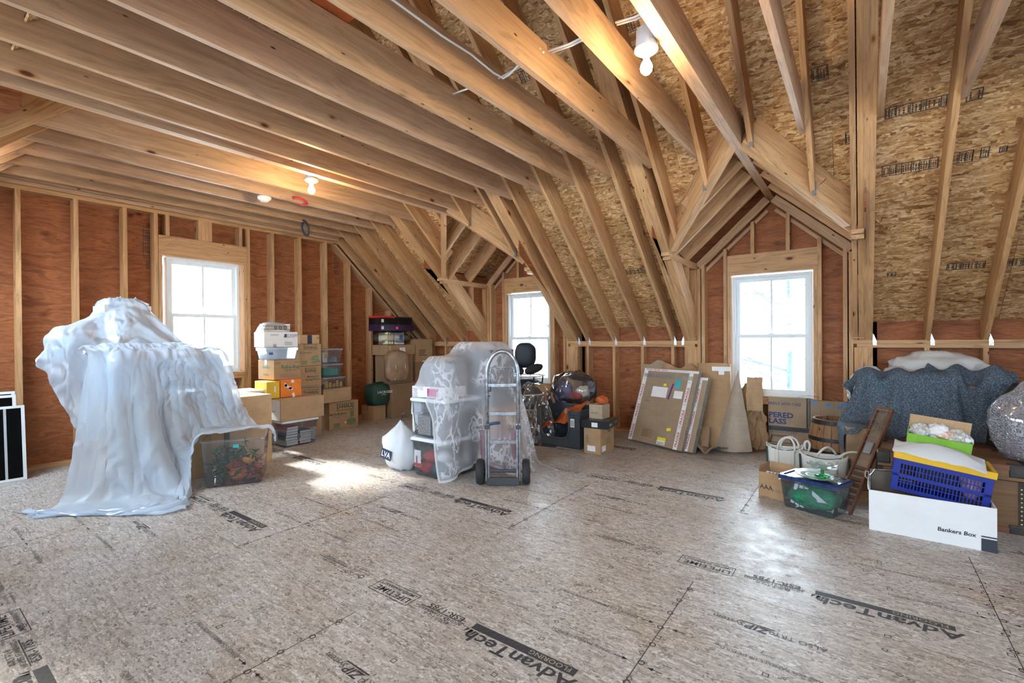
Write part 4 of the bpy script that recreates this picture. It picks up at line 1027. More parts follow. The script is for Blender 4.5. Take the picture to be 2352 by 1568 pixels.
P = cloth(56, 50, P0, BX+[((-5.78, 1.44, 1.48), (.21, .20, .245), 0)], [((-5.60, 1.0, 1.24), (.26, .16, .20))], steps=90, iters=8, stretch=1.07, seed=5, jit=.006, bend=.12, fric=.75, pins=up_pins)
cloth_obj('plastic_sheet', P, FILM, 'upper white plastic sheet humped over the top of the heap', 'plastic sheet', wrinkle=.021, wfreq=5.0)
# ---- tote of autumn decorations at the foot of the heap
t = tote('storage_tote', (-4.71, 2.02, 0), math.radians(60), .50, .54, .43, 'clear tote of orange and green autumn decorations beside the plastic sheet', TOTE, None, .88)
quad('label', (.02, -.266, .36), (1, 0, 0), (0, -1, -.12), .045, .03, plain('teal_label', (.05, .42, .45), .5), t)
rg = random.Random(5)
def inside(cx, cy, rz, lx, ly, z): return (cx+lx*math.cos(rz)-ly*math.sin(rz), cy+lx*math.sin(rz)+ly*math.cos(rz), z)
for i, (lx, ly, z, r, c) in enumerate(((.02, -.10, .02, .075, (.62, .20, .04)), (.10, -.09, .16, .05, (.70, .34, .06)), (.13, .03, .02, .07, (.50, .10, .03)), (-.03, .06, .02, .08, (.55, .16, .05)))):
    blob('gourd', inside(-4.71, 2.02, math.radians(60), lx, ly, z), (r, r, r*.8), plain('gourd_%d' % i, c, .5), 'orange gourd among leaves inside the autumn decoration tote', 'gourd', seed=i+1, amp=.05, ridge=.03, group='gourds in the autumn tote')
for nm, c, x0, x1, z0, z1, cnt in (('green_leaves', (.035, .085, .035), -.19, .16, .03, .32, 120), ('red_leaves', (.42, .07, .03), -.05, .2, .03, .2, 110)):
    m = MB()
    for i in range(cnt):
        c0 = Vector(inside(0, 0, math.radians(60), rg.uniform(x0, x1), rg.uniform(-.20, .18), rg.uniform(z0, z1))); d = Vector((rg.uniform(-1, 1), rg.uniform(-1, 1), rg.uniform(-.6, .8))).normalized(); e = d.cross(Vector((.3, .5, 1))).normalized(); l = rg.uniform(.035, .07)
        m.add([c0-d*l, c0+e*l*.35, c0+d*l, c0-e*l*.35, c0+d.cross(e)*.01], [(0, 1, 4), (1, 2, 4), (2, 3, 4), (3, 0, 4)])
    o = m.obj('artificial_leaves', plain(nm, c, .6, var=.5, scale=20)); o.location = (-4.71, 2.02, 0)
    tag(o, '%s artificial leaves packed inside the autumn decoration tote' % ('dark green' if nm[0] == 'g' else 'russet red'), 'leaves', kind='stuff')

# ---- carton and tote stack at the left wall
BOOKC = [(.55, .56, .58), (.05, .06, .08), (.60, .12, .22), (.62, .60, .52), (.10, .16, .30), (.68, .68, .70), (.12, .11, .12), (.35, .37, .40)]
tote('storage_tote', (-5.755, 3.13, 0), PI2, .46, .38, .30, 'clear tote of books and papers on the floor under the long blank carton', TOTE, LIDW, .9)
for k, (ly, n) in enumerate(((-.10, 7), (.07, 5), (.15, 4))):
    z = .014
    for i in range(n):
        h = rg.uniform(.022, .04); col = BOOKC[(i*3+k*2) % 8]
        t = empty('book', (-5.70-.03*(k == 2), 3.13+ly-(.06 if k == 2 else 0), z), rg.uniform(-.08, .08)+PI2, 'book or binder lying flat inside the clear tote under the long carton', 'book', 'books in the clear tote')
        w_, d_ = (.15, .21) if k < 2 else (.10, .14)
        if k == 2: t.location.x = -5.86
        MB().box((-w_/2, -d_/2, 0), (w_/2, d_/2, .003)).box((-w_/2, -d_/2, h-.004), (w_/2, d_/2, h-.001)).box((-w_/2, -d_/2, .003), (-w_/2+.003, d_/2, h-.004)).obj('cover', plain('book_cover_%d' % ((i*3+k*2) % 8), col, .5), t)
        MB().box((-w_/2+.003, -d_/2+.004, .003), (w_/2-.004, d_/2-.004, h-.004)).obj('pages', PAPER, t); z += h
t = carton('long_carton', (-5.745, 3.15, .325), PI2, .56, .39, .262, 'long blank tan carton lying on the clear tote of books', CARDL, seam=True)
fpatch(t, 'white_panel', 0, .13, .36, .25, .39, PAPER, 'left', .56); ftext(t, 'THIS SIDE UP', .026, .0, .10, 0, GREYINK, side='left', sx=.5625)
t = carton('yellow_box', (-5.845, 2.855, .597), PI2, .155, .30, .20, 'yellow box squeezed beside the orange box under the pest-control carton', plain('yellow_card', (.72, .47, .03), .5), tape=False)
fpatch(t, 'torn_tape', .02, .11, .02, .07, .30, PAPER)
t = carton('orange_box', (-5.845, 3.075, .597), PI2, .265, .30, .212, 'bright orange box with torn white tape, on the long carton', plain('orange_card', (.80, .22, .015), .5), tape=False)
for (x, z, w, h, a) in ((-.035, .125, .10, .03, -.6), (.03, .02, .03, .05, .2), (.02, .19, .035, .035, 0), (-.07, .15, .03, .05, .3), (-.005, .10, .05, .035, .1)):
    quad('torn_tape', (x, -.15, z), (math.cos(a), 0, math.sin(a)), (0, -1, 0), w, h, PAPER, t)
t = carton('pest_control_carton', (-5.935, 3.055, .812), PI2+.05, .345, .36, .24, 'tan carton printed Rid-a-Bug in the middle of the left stack', CARD)
ftext(t, 'Rid-a-Bug', .062, .04, .135, .36, plain('teal_print', (.02, .16, .12), .5), .02); ftext(t, 'HOME INSECT KILLER', .018, .04, .108, .36, GREENINK); ftext(t, '#618', .024, -.12, .20, .36, GREENINK); ftext(t, '12/24 OZ', .024, .13, .20, .36, GREENINK)
lines_patch(t, -.10, .06, .26, 3, .016, .36, GREYINK, 1); ftext(t, 'Rid-a-Bug', .04, 0, .14, 0, MATS['teal_print'], .02, side='left', sx=.347); ftext(t, '12 CANS', .03, 0, .05, 0, MATS['teal_print'], .01, side='left', sx=.347)
t = tote('storage_tote', (-5.945, 3.035, 1.055), PI2+.02, .39, .28, .135, 'shallow clear tote between the pet food box and the pest-control carton', TOTEM, LIDC, .9)
fpatch(t, 'label', -.15, .08, .05, .03, .27, BLUEP)
t = carton('pet_food_box', (-5.96, 3.03, 1.213), PI2-.07, .41, .30, .185, 'white pet food box high on the left stack', CARDW, tape=False)
ftext(t, 'PET FOOD', .036, .12, .135, .30, BLUEP, .012); ftext(t, 'SPECIAL DIET', .017, .12, .118, .30, GREYINK); lines_patch(t, -.13, .155, .10, 2, .013, .30, GREYINK, 2); lines_patch(t, .04, .06, .12, 4, .011, .30, GREYINK, 3); lines_patch(t, -.10, .03, .06, 4, .010, .30, GREYINK, 4, h=.006)
MB().tube([(.035, -.1512, .12), (.045, -.1512, .14), (.05, -.1512, .155)], .006, 6).tube([(.05, -.1512, .12), (.06, -.1512, .13), (.055, -.1512, .165)], .008, 6).obj('printed_animal', BLACKP, t)
BAGC = clear_plastic('crinkled_clear_film', (.96, .97, .98), .06, .12, .8, (.7, .75, .8))
t = empty('magazine_bag', (-5.97, 3.0, 1.402), PI2, 'clear bag of printed papers topping the left stack', 'bag')
for i in range(5):
    MB().box((-.17+.012*i, -.10+.008*i, .004+.020*i), (.16+.006*i, .08+.004*i, .022+.020*i)).obj('paper_bundle', [PAPER, plain('cream_paper', (.62, .58, .50), .6), PAPER, plain('news_print', (.45, .47, .50), .6, var=.5, scale=60), PAPER][i], t)
for i in range(3): MB().lathe([(.012, 0), (.020, 0), (.020, .001), (.012, .001)], 12).obj('printed_ring', BLACKP, t, Matrix.Translation((-.02+.06*i, -.101, .05)) @ Matrix.Rotation(PI2, 4, 'X'))
crumple(16, 12, .4, .3, lambda u, v: (-.19+.38*u, -.115+.215*v, .122-.10*abs(2*u-1)**4-.11*abs(2*v-1)**4), 3, .008, 12).obj('film', BAGC, t, smooth=True)
def uhaul(name, loc, sx, sy, sz, label, kindtext, big, extra=None, rz=PI2, zt=.8):
    t = carton(name, loc, rz, sx, sy, sz, label, CARD)
    ftext(t, 'U-HAUL', big, 0, sz*zt-.012, sy, GREENINK, .03); frame_patch(t, 'printed_frame', 0, sz*zt+big*.22-.004, big*4.0, big*1.45, sy, GREENINK, .005)
    fpatch(t, 'printed_stripe', 0, sz*zt-.016, big*3.4, .004, sy, ORANGEINK)
    return t
uhaul('moving_carton', (-6.10, 3.49, 0), .30, .30, .33, 'lowest moving carton of the column, mostly hidden by the long carton', '', .05)
uhaul('moving_carton', (-6.10, 3.49, .336), .30, .30, .318, 'moving carton just above the long carton with only its U-HAUL mark showing', '', .052, zt=.80)
t = uhaul('moving_carton', (-6.10, 3.488, .66), .305, .30, .287, 'U-HAUL carton reading Moving and Storage Boxes in the middle of its column', '', .038, rz=PI2-.01)
ftext(t, 'Moving and', .036, .03, .135, .30, GREENINK, .012, shear=.2); ftext(t, 'Storage Boxes', .036, .03, .098, .30, GREENINK, .012, shear=.2); fpatch(t, 'printed_stripe', 0, .022, .26, .010, .30, GREYINK)
t = uhaul('book_carton', (-6.10, 3.487, .953), .31, .30, .288, 'U-HAUL book box carton high in the moving carton column', '', .048, rz=PI2+.01, zt=.84)
ftext(t, 'BOOK BOX', .032, -.07, .165, .30, GREENINK, .012); lines_patch(t, -.135, .15, .07, 2, .014, .30, GREYINK, 5)
bk = plain('sage_print', (.16, .20, .10), .6)
for i, (x, z, w, h, a) in enumerate(((.075, .05, .13, .03, .1), (.06, .085, .11, .03, -.12), (.065, .12, .09, .03, .15))): quad('printed_book', (x, -.15, z), (math.cos(a), 0, math.sin(a)), (0, -1, 0), w, h, bk, t)
fpatch(t, 'printed_badge', -.09, .045, .07, .05, .30, bk)
t = carton('small_carton', (-6.13, 3.515, 1.247), PI2, .28, .24, .118, 'small carton with dark tape on top of the moving carton column', CARDL, tape=False)
MB().box((-.035, -.1215, .0), (.03, -.1202, .118)).box((-.035, -.12, .1216), (.03, .12, .1228)).obj('tape', plain('dark_blue_tape', (.02, .03, .05), .3), t)
for i in range(2): MB().add([(.105+.014*i, -.1208, .06), (.110+.014*i, -.1208, .06), (.110+.014*i, -.1208, .085), (.105+.014*i, -.1208, .085), (.101+.014*i, -.1208, .085), (.114+.014*i, -.1208, .085), (.1075+.014*i, -.1208, .097)], [(0, 1, 2, 3), (4, 5, 6)]).obj('printed_arrow', INK, t)
t = carton('moving_carton', (-6.31, 4.10, 0), PI2-.04, .47, .42, .395, 'U-HAUL medium box on the floor at the right end of the left stack', CARD)
ftext(t, 'U-HAUL', .075, .02, .30, .42, GREENINK, .03); frame_patch(t, 'printed_frame', .02, .318, .27, .10, .42, GREENINK, .008); fpatch(t, 'printed_stripe', .02, .292, .22, .010, .42, ORANGEINK)
ftext(t, 'MEDIUM BOX', .044, -.10, .205, .42, GREENINK, .02); lines_patch(t, -.20, .185, .13, 2, .02, .42, GREYINK, 6, h=.008)
MB().lathe([(.0, .0), (.045, 0), (.055, .012), (.0, .012)], 14).obj('printed_pot', bk, t, Matrix.Translation((.115, -.2105, .09)) @ Matrix.Diagonal((1.4, 1, 1, 1)) @ Matrix.Rotation(PI2, 4, 'X') @ Matrix.Diagonal((1, 1, .08, 1)))
MB().box((.10, -.2115, .16), (.16, -.2105, .25)).obj('printed_jug', bk, t); fpatch(t, 'printed_badge', -.12, .055, .10, .07, .42, bk); fpatch(t, 'tape_scrap', .02, .085, .03, .02, .42, PAPER)
carton('flat_carton', (-6.27, 3.965, .404), PI2, .45, .40, .20, 'plain flat carton on the U-HAUL medium box under three small bins', CARD)
for (y, z, h, w, lab, col, bits) in ((3.87, .608, .150, .38, 'clear bin of yellow blocks at the bottom of three small bins', (.75, .45, .03), 'y'), (3.845, .783, .165, .345, 'clear bin with green contents, middle of three small bins', (.02, .30, .22), 'g'), (3.845, .972, .190, .345, 'clear bin of papers and odds, top of three small bins', (.30, .32, .36), 'm')):
    t = tote('small_bin', (-6.14, y, z), PI2, w, .26, h, lab, TOTE, LIDC, .88, 'storage bin', 'small clear bins at the left wall', ribs=5, lid_h=.012)
    if bits == 'g':
        MB().box((-.10, -.09, .01), (.12, .09, .115)).obj('insert', plain('green_insert', col, .4), t, bevel=.01)
    elif bits == 'y':
        for i in range(11):
            c = random.Random(i).choice(((.75, .42, .03), (.75, .45, .03), (.45, .03, .04), (.12, .03, .12))); x = -.14+.028*i
            o = empty('toy_block', (-6.055-.03*(i % 2), y+x, z+.016), .3*i, 'toy block in the clear bin of yellow blocks', 'toy block', 'blocks in the clear bin')
            MB().box((-.014, -.014, 0), (.014, .014, .05+.02*(i % 3))).obj('block', plain('block_%d' % int(c[0]*100+c[1]*10), c, .4), o, bevel=.002); MB().lathe([(0, .004), (.007, .004), (.007, 0)], 10, (0, 0, .05+.02*(i % 3))).obj('stud_knob', plain('block_%d' % int(c[0]*100+c[1]*10), c, .4), o)
    else:
        MB().box((-.12, -.09, .01), (-.05, .08, .15)).obj('folder', PAPER, t); MB().box((-.10, -.101, .07), (-.05, -.099, .13)).obj('sticky_note', plain('yellow_note', (.75, .62, .08), .6), t)
        crumple(8, 6, .2, .1, lambda u, v: (-.02+.14*u, -.09+.02*v, .02+.10*v), 2, .02, 20).obj('wrap', BAGC, t, smooth=True); MB().box((-.03, -.06, .01), (.12, .08, .09)).obj('insert', GREYP, t)
t = tote('storage_tote', (-5.98, 2.62, 0), PI2, .36, .40, .68, 'white lidded tote peeking out behind the plastic-sheeted heap', TOTEM, LIDW, .9, latch=BLUEP)
# ---- pile under the left eave
carton('small_carton', (-6.39, 4.83, 0), PI2+.12, .27, .27, .235, 'plain small carton on the floor under the green duffel', CARD)
carton('plain_carton', (-6.40, 5.30, 0), PI2, .52, .40, .56, 'plain carton at the bottom of the pile under the left eave', CARDD)
carton('plain_carton', (-6.41, 5.28, .566), PI2, .50, .38, .47, 'plain carton behind the paper-wrapped bundle under the left eave', CARDD)
o = blob('duffel_bag', (-6.34, 4.86, .237), (.15, .17, .175), plain('dark_green_canvas', (.015, .055, .04), .6, bump=.2), 'dark green duffel bag with white lettering under the left eave', 'bag', seed=9, amp=.06, ridge=.04, sq=.55)
text('LACROSSE', .055, (.142, -.10, .20), (.25, 1, 0), (1, -.25, 0), PAPER, o, bold=.01, lift=.006); text('FOOTWEAR', .02, (.142, -.06, .17), (.25, 1, 0), (1, -.25, 0), PAPER, o, lift=.006)
MB().tube([(.05, -.10, .335), (.06, -.06, .37), (.06, .06, .37), (.05, .10, .335)], .01, 8).obj('strap', MATS['dark_green_canvas'], o, smooth=True)
o = blob('wrapped_bundle', (-6.13, 5.10, .62), (.09, .22, .24), plain('creased_kraft_paper', (.30, .19, .11), .45, var=.3, bump=.6), 'bundle wrapped in creased brown paper and film under the left eave', 'bundle', seed=12, amp=.1, ridge=.12, rfreq=9, sq=.6)
for i in (-1, 1): MB().tube([(.07, .10*i, .02), (.095, .10*i, .24), (.06, .10*i, .46)], .004, 6).obj('string', PAPER, o)
t = carton('flat_carton', (-6.40, 5.27, 1.04), PI2, .60, .38, .165, 'flat carton with a white label under the plastic bag at the left eave', CARD)
fpatch(t, 'white_label', .02, .075, .12, .09, .38, PAPER); lines_patch(t, -.03, .105, .10, 6, .012, .38, INK, 8); fpatch(t, 'yellow_tape', -.24, .09, .03, .12, .38, plain('yellow_black_tape', (.5, .42, .12), .5))
t = carton('plain_carton', (-6.40, 5.80, .90), PI2, .40, .34, .40, 'carton tucked deepest under the left eave beside the flat carton', CARD); lines_patch(t, -.12, .2, .2, 4, .03, .34, INK, 9, h=.012)
carton('plain_carton', (-6.40, 5.80, 0), PI2, .42, .36, .895, 'tall carton in the corner supporting the box under the eave', CARDD)
t = empty('plastic_bag', (-6.38, 5.20, 1.21), PI2, 'clear bag of white and cream linens on the flat carton under the eave', 'bag')
for i, (x, w, c) in enumerate(((-.19, .05, (.72, .66, .45)), (-.14, .05, (.75, .72, .6)), (-.09, .05, (.75, .70, .45)), (.06, .21, (.80, .80, .80)))): MB().box((x-w/2+.003, -.14, .005), (x+w/2-.003, .08, .20)).obj('folded_linen', plain('linen_%d' % i, c, .8), t, bevel=.015)
quad('blue_label', (.09, -.142, .12), (1, 0, 0), (0, -1, 0), .08, .085, plain('bright_blue_label', (.02, .22, .60), .5), t)
blob_mesh(.33, .20, .115, seed=3, amp=.15, ridge=.10, rfreq=8).obj('film', BAGC, t, smooth=True)
t = carton('purple_box', (-6.39, 5.215, 1.44), PI2, .70, .32, .105, 'dark purple shoe box with a pink sticker near the top of the eave pile', plain('dark_purple_card', (.035, .015, .05), .35), tape=False)
fpatch(t, 'pink_sticker', -.02, .05, .05, .045, .32, plain('pink_sticker', (.80, .08, .35), .5)); fpatch(t, 'white_label', -.315, .05, .045, .05, .32, PAPER)
t = carton('shoe_box', (-6.39, 5.20, 1.548), PI2, .66, .32, .115, 'glossy black shoe box with a red lid on top of the eave pile', plain('gloss_black_card', (.012, .012, .014), .12), tape=False)
MB().box((-.335, -.165, .105), (-.05, .165, .135)).obj('lid', plain('red_card', (.60, .02, .02), .35), t, bevel=.003); MB().box((-.05, -.163, .108), (.335, .163, .128)).obj('lid', BLACKP, t, bevel=.003); fpatch(t, 'white_label', -.30, .055, .05, .05, .32, PAPER)
# ================================================================== MIDDLE
# ---- lace-covered stack
t = tote('storage_tote', (-3.25, 3.30, 0), .02, .45, .50, .345, 'clear tote of red and white Christmas things at the bottom of the lace-covered stack', TOTE, LIDW, .9)
RED = plain('deep_red_cloth', (.36, .012, .02), .7, var=.3); DGREEN = plain('pine_green_cloth', (.012, .05, .03), .7)
for i, (x, y, z, r, m, lab) in enumerate(((-3.36, 3.17, .015, (.08, .08, .06), RED, 'red'), (-3.20, 3.18, .015, (.09, .08, .055), DGREEN, 'green'), (-3.30, 3.18, .13, (.11, .08, .05), RED, 'wine red'), (-3.14, 3.30, .02, (.06, .12, .07), PAPER, 'white'), (-3.15, 3.17, .14, (.06, .06, .05), PAPER, 'ivory'), (-3.35, 3.33, .12, (.09, .09, .06), DGREEN, 'dark green'))):
    blob('folded_cloth', (x, y, z), r, m, 'crumpled %s fabric seen through the wall of the lowest clear tote' % lab, 'cloth', seed=20+i, amp=.2, ridge=.12)
fpatch(t, 'gift_wrap', -.16, .16, .09, .16, .445, PAPER); fpatch(t, 'gift_ribbon', -.15, .10, .11, .035, .449, plain('red_print', (.45, .02, .03), .5)); fpatch(t, 'gift_ribbon', -.17, .14, .02, .09, .449, MATS['red_print'])
t = tote('storage_tote', (-3.25, 3.31, .37), -.02, .47, .50, .345, 'clear tote with patterned boxes stacked on the Christmas tote', TOTE, LIDW, .9)
SPEC = plain('speckled_gift_paper', (.36, .30, .29), .6, var=.6, scale=90)
for i, (x, w, h) in enumerate(((-.10, .18, .18), (.085, .16, .17))): o = carton('patterned_box', inside(-3.25, 3.31, 0, x, -.08, .385), -.02, w, .24, h, 'speckled paper-covered box inside the upper tote, %s of the two' % ('left' if i == 0 else 'right'), SPEC, tape=False)
blob('tissue_wad', (-3.20, 3.30, .56), (.14, .10, .05), PAPER, 'wad of white tissue on the patterned boxes in the upper tote', 'tissue', seed=31, amp=.25, ridge=.2)
t = carton('gift_box', (-3.26, 3.26, .742), .06, .36, .30, .10, 'low white box with a pink label between the upper tote and the lace', CARDW, tape=False)
fpatch(t, 'pink_label', .02, .05, .14, .075, .30, plain('magenta_label', (.50, .06, .22), .5)); lines_patch(t, -.03, .07, .09, 3, .016, .30, PAPER, 3)
carton('plain_carton', (-3.12, 3.78, 0), 0, .56, .42, .62, 'plain carton behind the totes under the lace cloth', CARD)
carton('plain_carton', (-3.13, 3.76, .626), .02, .46, .38, .555, 'grey carton at the top of the lace-covered stack', mat_card('slate_card', (.16, .17, .19)))
carton('plain_carton', (-3.78, 3.75, 0), .1, .46, .40, .78, 'pale carton under the sunlit left side of the lace cloth', CARDW)
t = empty('fabric_bin', (-3.25, 3.30, .848), .06, 'grey fabric bin riding on the gift box under the lace', 'bin'); MB().box((-.17, -.13, 0), (.17, .13, .23)).obj('body', plain('grey_fabric_bin', (.30, .31, .34), .8), t, bevel=.02); MB().box((-.175, -.135, .23), (.175, .135, .24)).obj('rim', GREYP, t)
LB = [((-3.25, 3.30, .36), (.245, .26, .37), 0), ((-3.25, 3.29, .93), (.20, .16, .19), 0), ((-3.13, 3.75, .63), (.29, .24, .625), 0), ((-3.78, 3.75, .39), (.23, .20, .39), .1), ((-2.90, 3.72, .2), (.19, .16, .2), 0)]
P0 = flat_grid(80, 70, -3.09, 3.74, 1.30, 1.86, 1.62, -.50)
P = cloth(80, 70, P0, LB, steps=150, iters=8, stretch=1.0, seed=8, jit=.003, bend=.10, fric=.8, g=.002, th=.010, pins={(34+i, 36+j): P0[34+i, 36+j]-np.array([0, 0, .055]) for i in (-4, 0, 4) for j in (-6, 0, 6)})
def mat_lace():
    t = NT('white_lace'); uv = t.n('TexCoord').outputs['UV']; sep = t.n('SeparateXYZ', {'Vector': uv})
    ex = t.math('MINIMUM', t.math('MINIMUM', sep.outputs[0], t.math('SUBTRACT', 1.0, sep.outputs[0])), t.math('MINIMUM', sep.outputs[1], t.math('SUBTRACT', 1.0, sep.outputs[1])))
    w = t.noise(uv, 7, 2, .5, 1); q = t.vmath('ADD', uv, t.scaled(w, (.05, .05, 0)))
    cl = t.math('ABSOLUTE', t.math('SUBTRACT', t.noise(q, 13, 1.0, .45), .5)); line = t.ramp(cl, [(.030, (1, 1, 1)), (.042, (0, 0, 0))])
    cl2 = t.math('ABSOLUTE', t.math('SUBTRACT', t.noise(t.vmath('ADD', q, (4, 7, 0)), 20, 1.0, .45), .5)); line2 = t.ramp(cl2, [(.026, (1, 1, 1)), (.036, (0, 0, 0))])
    pet = t.ramp(t.voro(q, 30), [(.20, (1, 1, 1)), (.26, (0, 0, 0))])
    scroll = t.math('MAXIMUM', t.math('MAXIMUM', line, line2), pet); clump = t.ramp(t.noise(uv, 5, 1.5), [(.47, (0, 0, 0)), (.51, (1, 1, 1))])
    band = t.math('MULTIPLY', t.ramp(ex, [(.015, (0, 0, 0)), (.03, (1, 1, 1)), (.21, (1, 1, 1)), (.27, (0, 0, 0))]), t.math('MULTIPLY', scroll, clump))
    mid = t.math('MULTIPLY', t.ramp(ex, [(.33, (0, 0, 0)), (.36, (1, 1, 1))]), t.math('MULTIPLY', scroll, clump))
    hem = t.ramp(ex, [(.010, (1, 1, 1)), (.014, (0, 0, 0))])
    den = t.math('MINIMUM', t.math('ADD', t.math('ADD', t.math('MULTIPLY', band, .62), t.math('MULTIPLY', mid, .5)), t.math('ADD', t.math('MULTIPLY', hem, .5), .42)), .96)
    c = (.80, .82, .88)
    df = t.n('MixShader', {0: .45, 1: t.n('BsdfDiffuse', {'Color': (*c, 1)}).outputs[0], 2: t.n('BsdfTranslucent', {'Color': (*c, 1)}).outputs[0]}).outputs[0]
    return t.done(t.n('MixShader', {0: den, 1: t.n('BsdfTransparent').outputs[0], 2: df}).outputs[0])
cloth_obj('lace_cloth', P, mat_lace(), 'sheer white lace tablecloth draped over a stack of totes behind the hand truck', 'tablecloth')
# bag, plant bin and pink tote around it
o = blob('drawstring_bag', (-3.73, 3.15, 0), (.19, .15, .20), sheet_mat('white_nylon', (.76, .80, .86), 0, .25, .3, .05, .3), 'white drawstring bag with a dark blue logo left of the lace-covered totes', 'bag', seed=15, amp=.14, ridge=.10, rfreq=4, top=.07, sq=.85)
text('LVA', .075, (-.085, -.172, .155), (1, .0, -.15), (0, -1, .12), PAPER, o, bold=.012, lift=.010); quad('logo_patch', (-.015, -.172, .17), (1, 0, -.15), (0, -1, .12), .16, .095, plain('navy_patch', (.012, .025, .07), .5), o, lift=.004)
MB().tube([(0, 0, .46), (.03, -.02, .55), (.07, -.01, .56), (.09, .02, .53)], .004, 6).obj('cord', BLACKP, o)
t = open_carton('dark_bin', (-3.62, 3.42, 0), .2, .20, .20, .36, 'dark plastic bin holding an artificial plant behind the drawstring bag', plain('black_plastic', (.02, .022, .025), .4), .006, cat='bin')
m = MB(); rg = random.Random(8)
for i in range(70):
    c0 = Vector((rg.uniform(-.11, .13), rg.uniform(-.10, .10), rg.uniform(.30, .46))); d = Vector((rg.uniform(-1, 1), rg.uniform(-1, 1), rg.uniform(-.2, 1))).normalized(); e = d.cross(Vector((.2, .9, .3))).normalized(); l = rg.uniform(.025, .05)
    m.add([c0-d*l, c0+e*l*.3, c0+d*l, c0-e*l*.3], [(0, 1, 2, 3)])
o = m.obj('artificial_plant', plain('leaf_green', (.05, .14, .04), .5, var=.4)); o.location = (-3.62, 3.42, 0); tag(o, 'small green artificial plant poking out of the dark bin', 'plant', kind='stuff')
PINKP = clear_plastic('pink_tinted_plastic', (.86, .70, .76), .45, .2, .6, (.72, .50, .58))
t = tote('storage_tote', (-2.90, 3.70, 0), .55, .36, .34, .42, 'pink-tinted translucent tote of gift wrap behind the hand truck', PINKP, None, .9)
for i in range(6):
    a = empty('gift_wrap_roll', inside(-2.90, 3.70, .55, -.12+.05*i, -.05+.03*(i % 2), .012), 0, 'roll of striped gift wrap standing in the pink-tinted tote', 'gift wrap', 'gift wrap rolls in the pink tote')
    MB().lathe([(0, 0), (.018, 0), (.018, .36+.02*(i % 3)), (.010, .36+.02*(i % 3)), (.010, .30)], 10).obj('roll', [PAPER, RED, plain('navy_paper', (.03, .05, .16), .5)][i % 3], a, smooth=False)
    for k in range(5): MB().lathe([(.0185, 0), (.0185, .022)], 10, (0, 0, .03+.065*k)).obj('stripe', [RED, PAPER, PAPER][i % 3], a)
# ---- hand truck
t = empty('hand_truck', (-2.54, 3.285, 0), math.radians(35), 'aluminium hand truck with two black wheels standing in the middle of the floor', 'hand truck')
AL = plain('scuffed_aluminium', (.33, .35, .38), .36, .9, .45, 30); RUB = plain('black_rubber', (.018, .018, .02), .7, var=.3); DKS = plain('dark_painted_steel', (.05, .055, .06), .45)
pts = [(-.137, 0, .06), (-.137, .0, .95)]+[(.137*-math.cos(a), 0, .98+.205*math.sin(a)) for a in [math.pi*i/12 for i in range(13)]]+[(.137, 0, .95), (.137, 0, .06)]
MB().tube(pts, .0175, 12).obj('frame', AL, t, smooth=True)
MB().tube([(-.105, .005, .83), (-.107, .005, .97)]+[(-.105+.03-.03*math.cos(a), .005, 1.0+.045*math.sin(a)) for a in [PI2*i/4 for i in range(5)]]+[(.075+.03*math.sin(a), .005, 1.0+.045*math.cos(a)) for a in [PI2*i/4 for i in range(5)]]+[(.107, .005, .97), (.105, .005, .83)], .007, 8).obj('handle_bow', AL, t, smooth=True)
for z in (.885, .635, .385): MB().box((-.13, -.010, z-.017), (.13, .010, z+.017)).obj('rung', AL, t, bevel=.004)
for s in (-1, 1):
    MB().box((s*.137-.02, -.016, .04), (s*.137+.02, .03, .55)).obj('side_rail', AL, t, bevel=.006)
    MB().box((s*.137-.022, -.022, .50), (s*.137+.022, .022, .535)).obj('clamp', DKS, t, bevel=.004)
    w = MB().lathe([(.03, -.034), (.075, -.036), (.100, -.034), (.110, -.018), (.112, 0), (.110, .018), (.100, .034), (.075, .036), (.03, .034)], 32).obj('wheel', RUB, t, Matrix.Translation((s*.203, .045, .112)) @ Matrix.Rotation(PI2, 4, 'Y'), smooth=True)
    MB().lathe([(0, -.030), (.045, -.028), (.052, -.020), (.052, .020), (.045, .028), (0, .030)], 20).obj('hub', DKS, w, smooth=True)
    MB().lathe([(0, -.044), (.012, -.044), (.012, .044), (0, .044)], 10).obj('axle_nut', AL, w)
    MB().box((s*.137-.006, 0, .06), (s*.137+.006, .07, .16)).obj('axle_bracket', DKS, t)
MB().tube([(-.24, .045, .112), (.24, .045, .112)], .009, 8).obj('axle', AL, t)
MB().box((-.145, -.03, .012), (.145, .012, .075)).obj('toe_plate_back', DKS, t, bevel=.004); MB().box((-.15, .02, .004), (.15, .20, .012)).obj('toe_plate', DKS, t)
MB().box((-.13, -.008, .125), (.13, .008, .145)).obj('cross_bar', DKS, t)
MB().tube([(-.115, -.02, .545), (-.08, -.035, .555), (-.02, -.03, .560)], .013, 8).obj('blue_grip', plain('navy_grip', (.02, .06, .16), .5), t, smooth=True)
for z in (.835, .79): MB().box((-.128, -.012, z-.006), (-.108, -.004, z+.006)).obj('bolt', BLACKP, t)
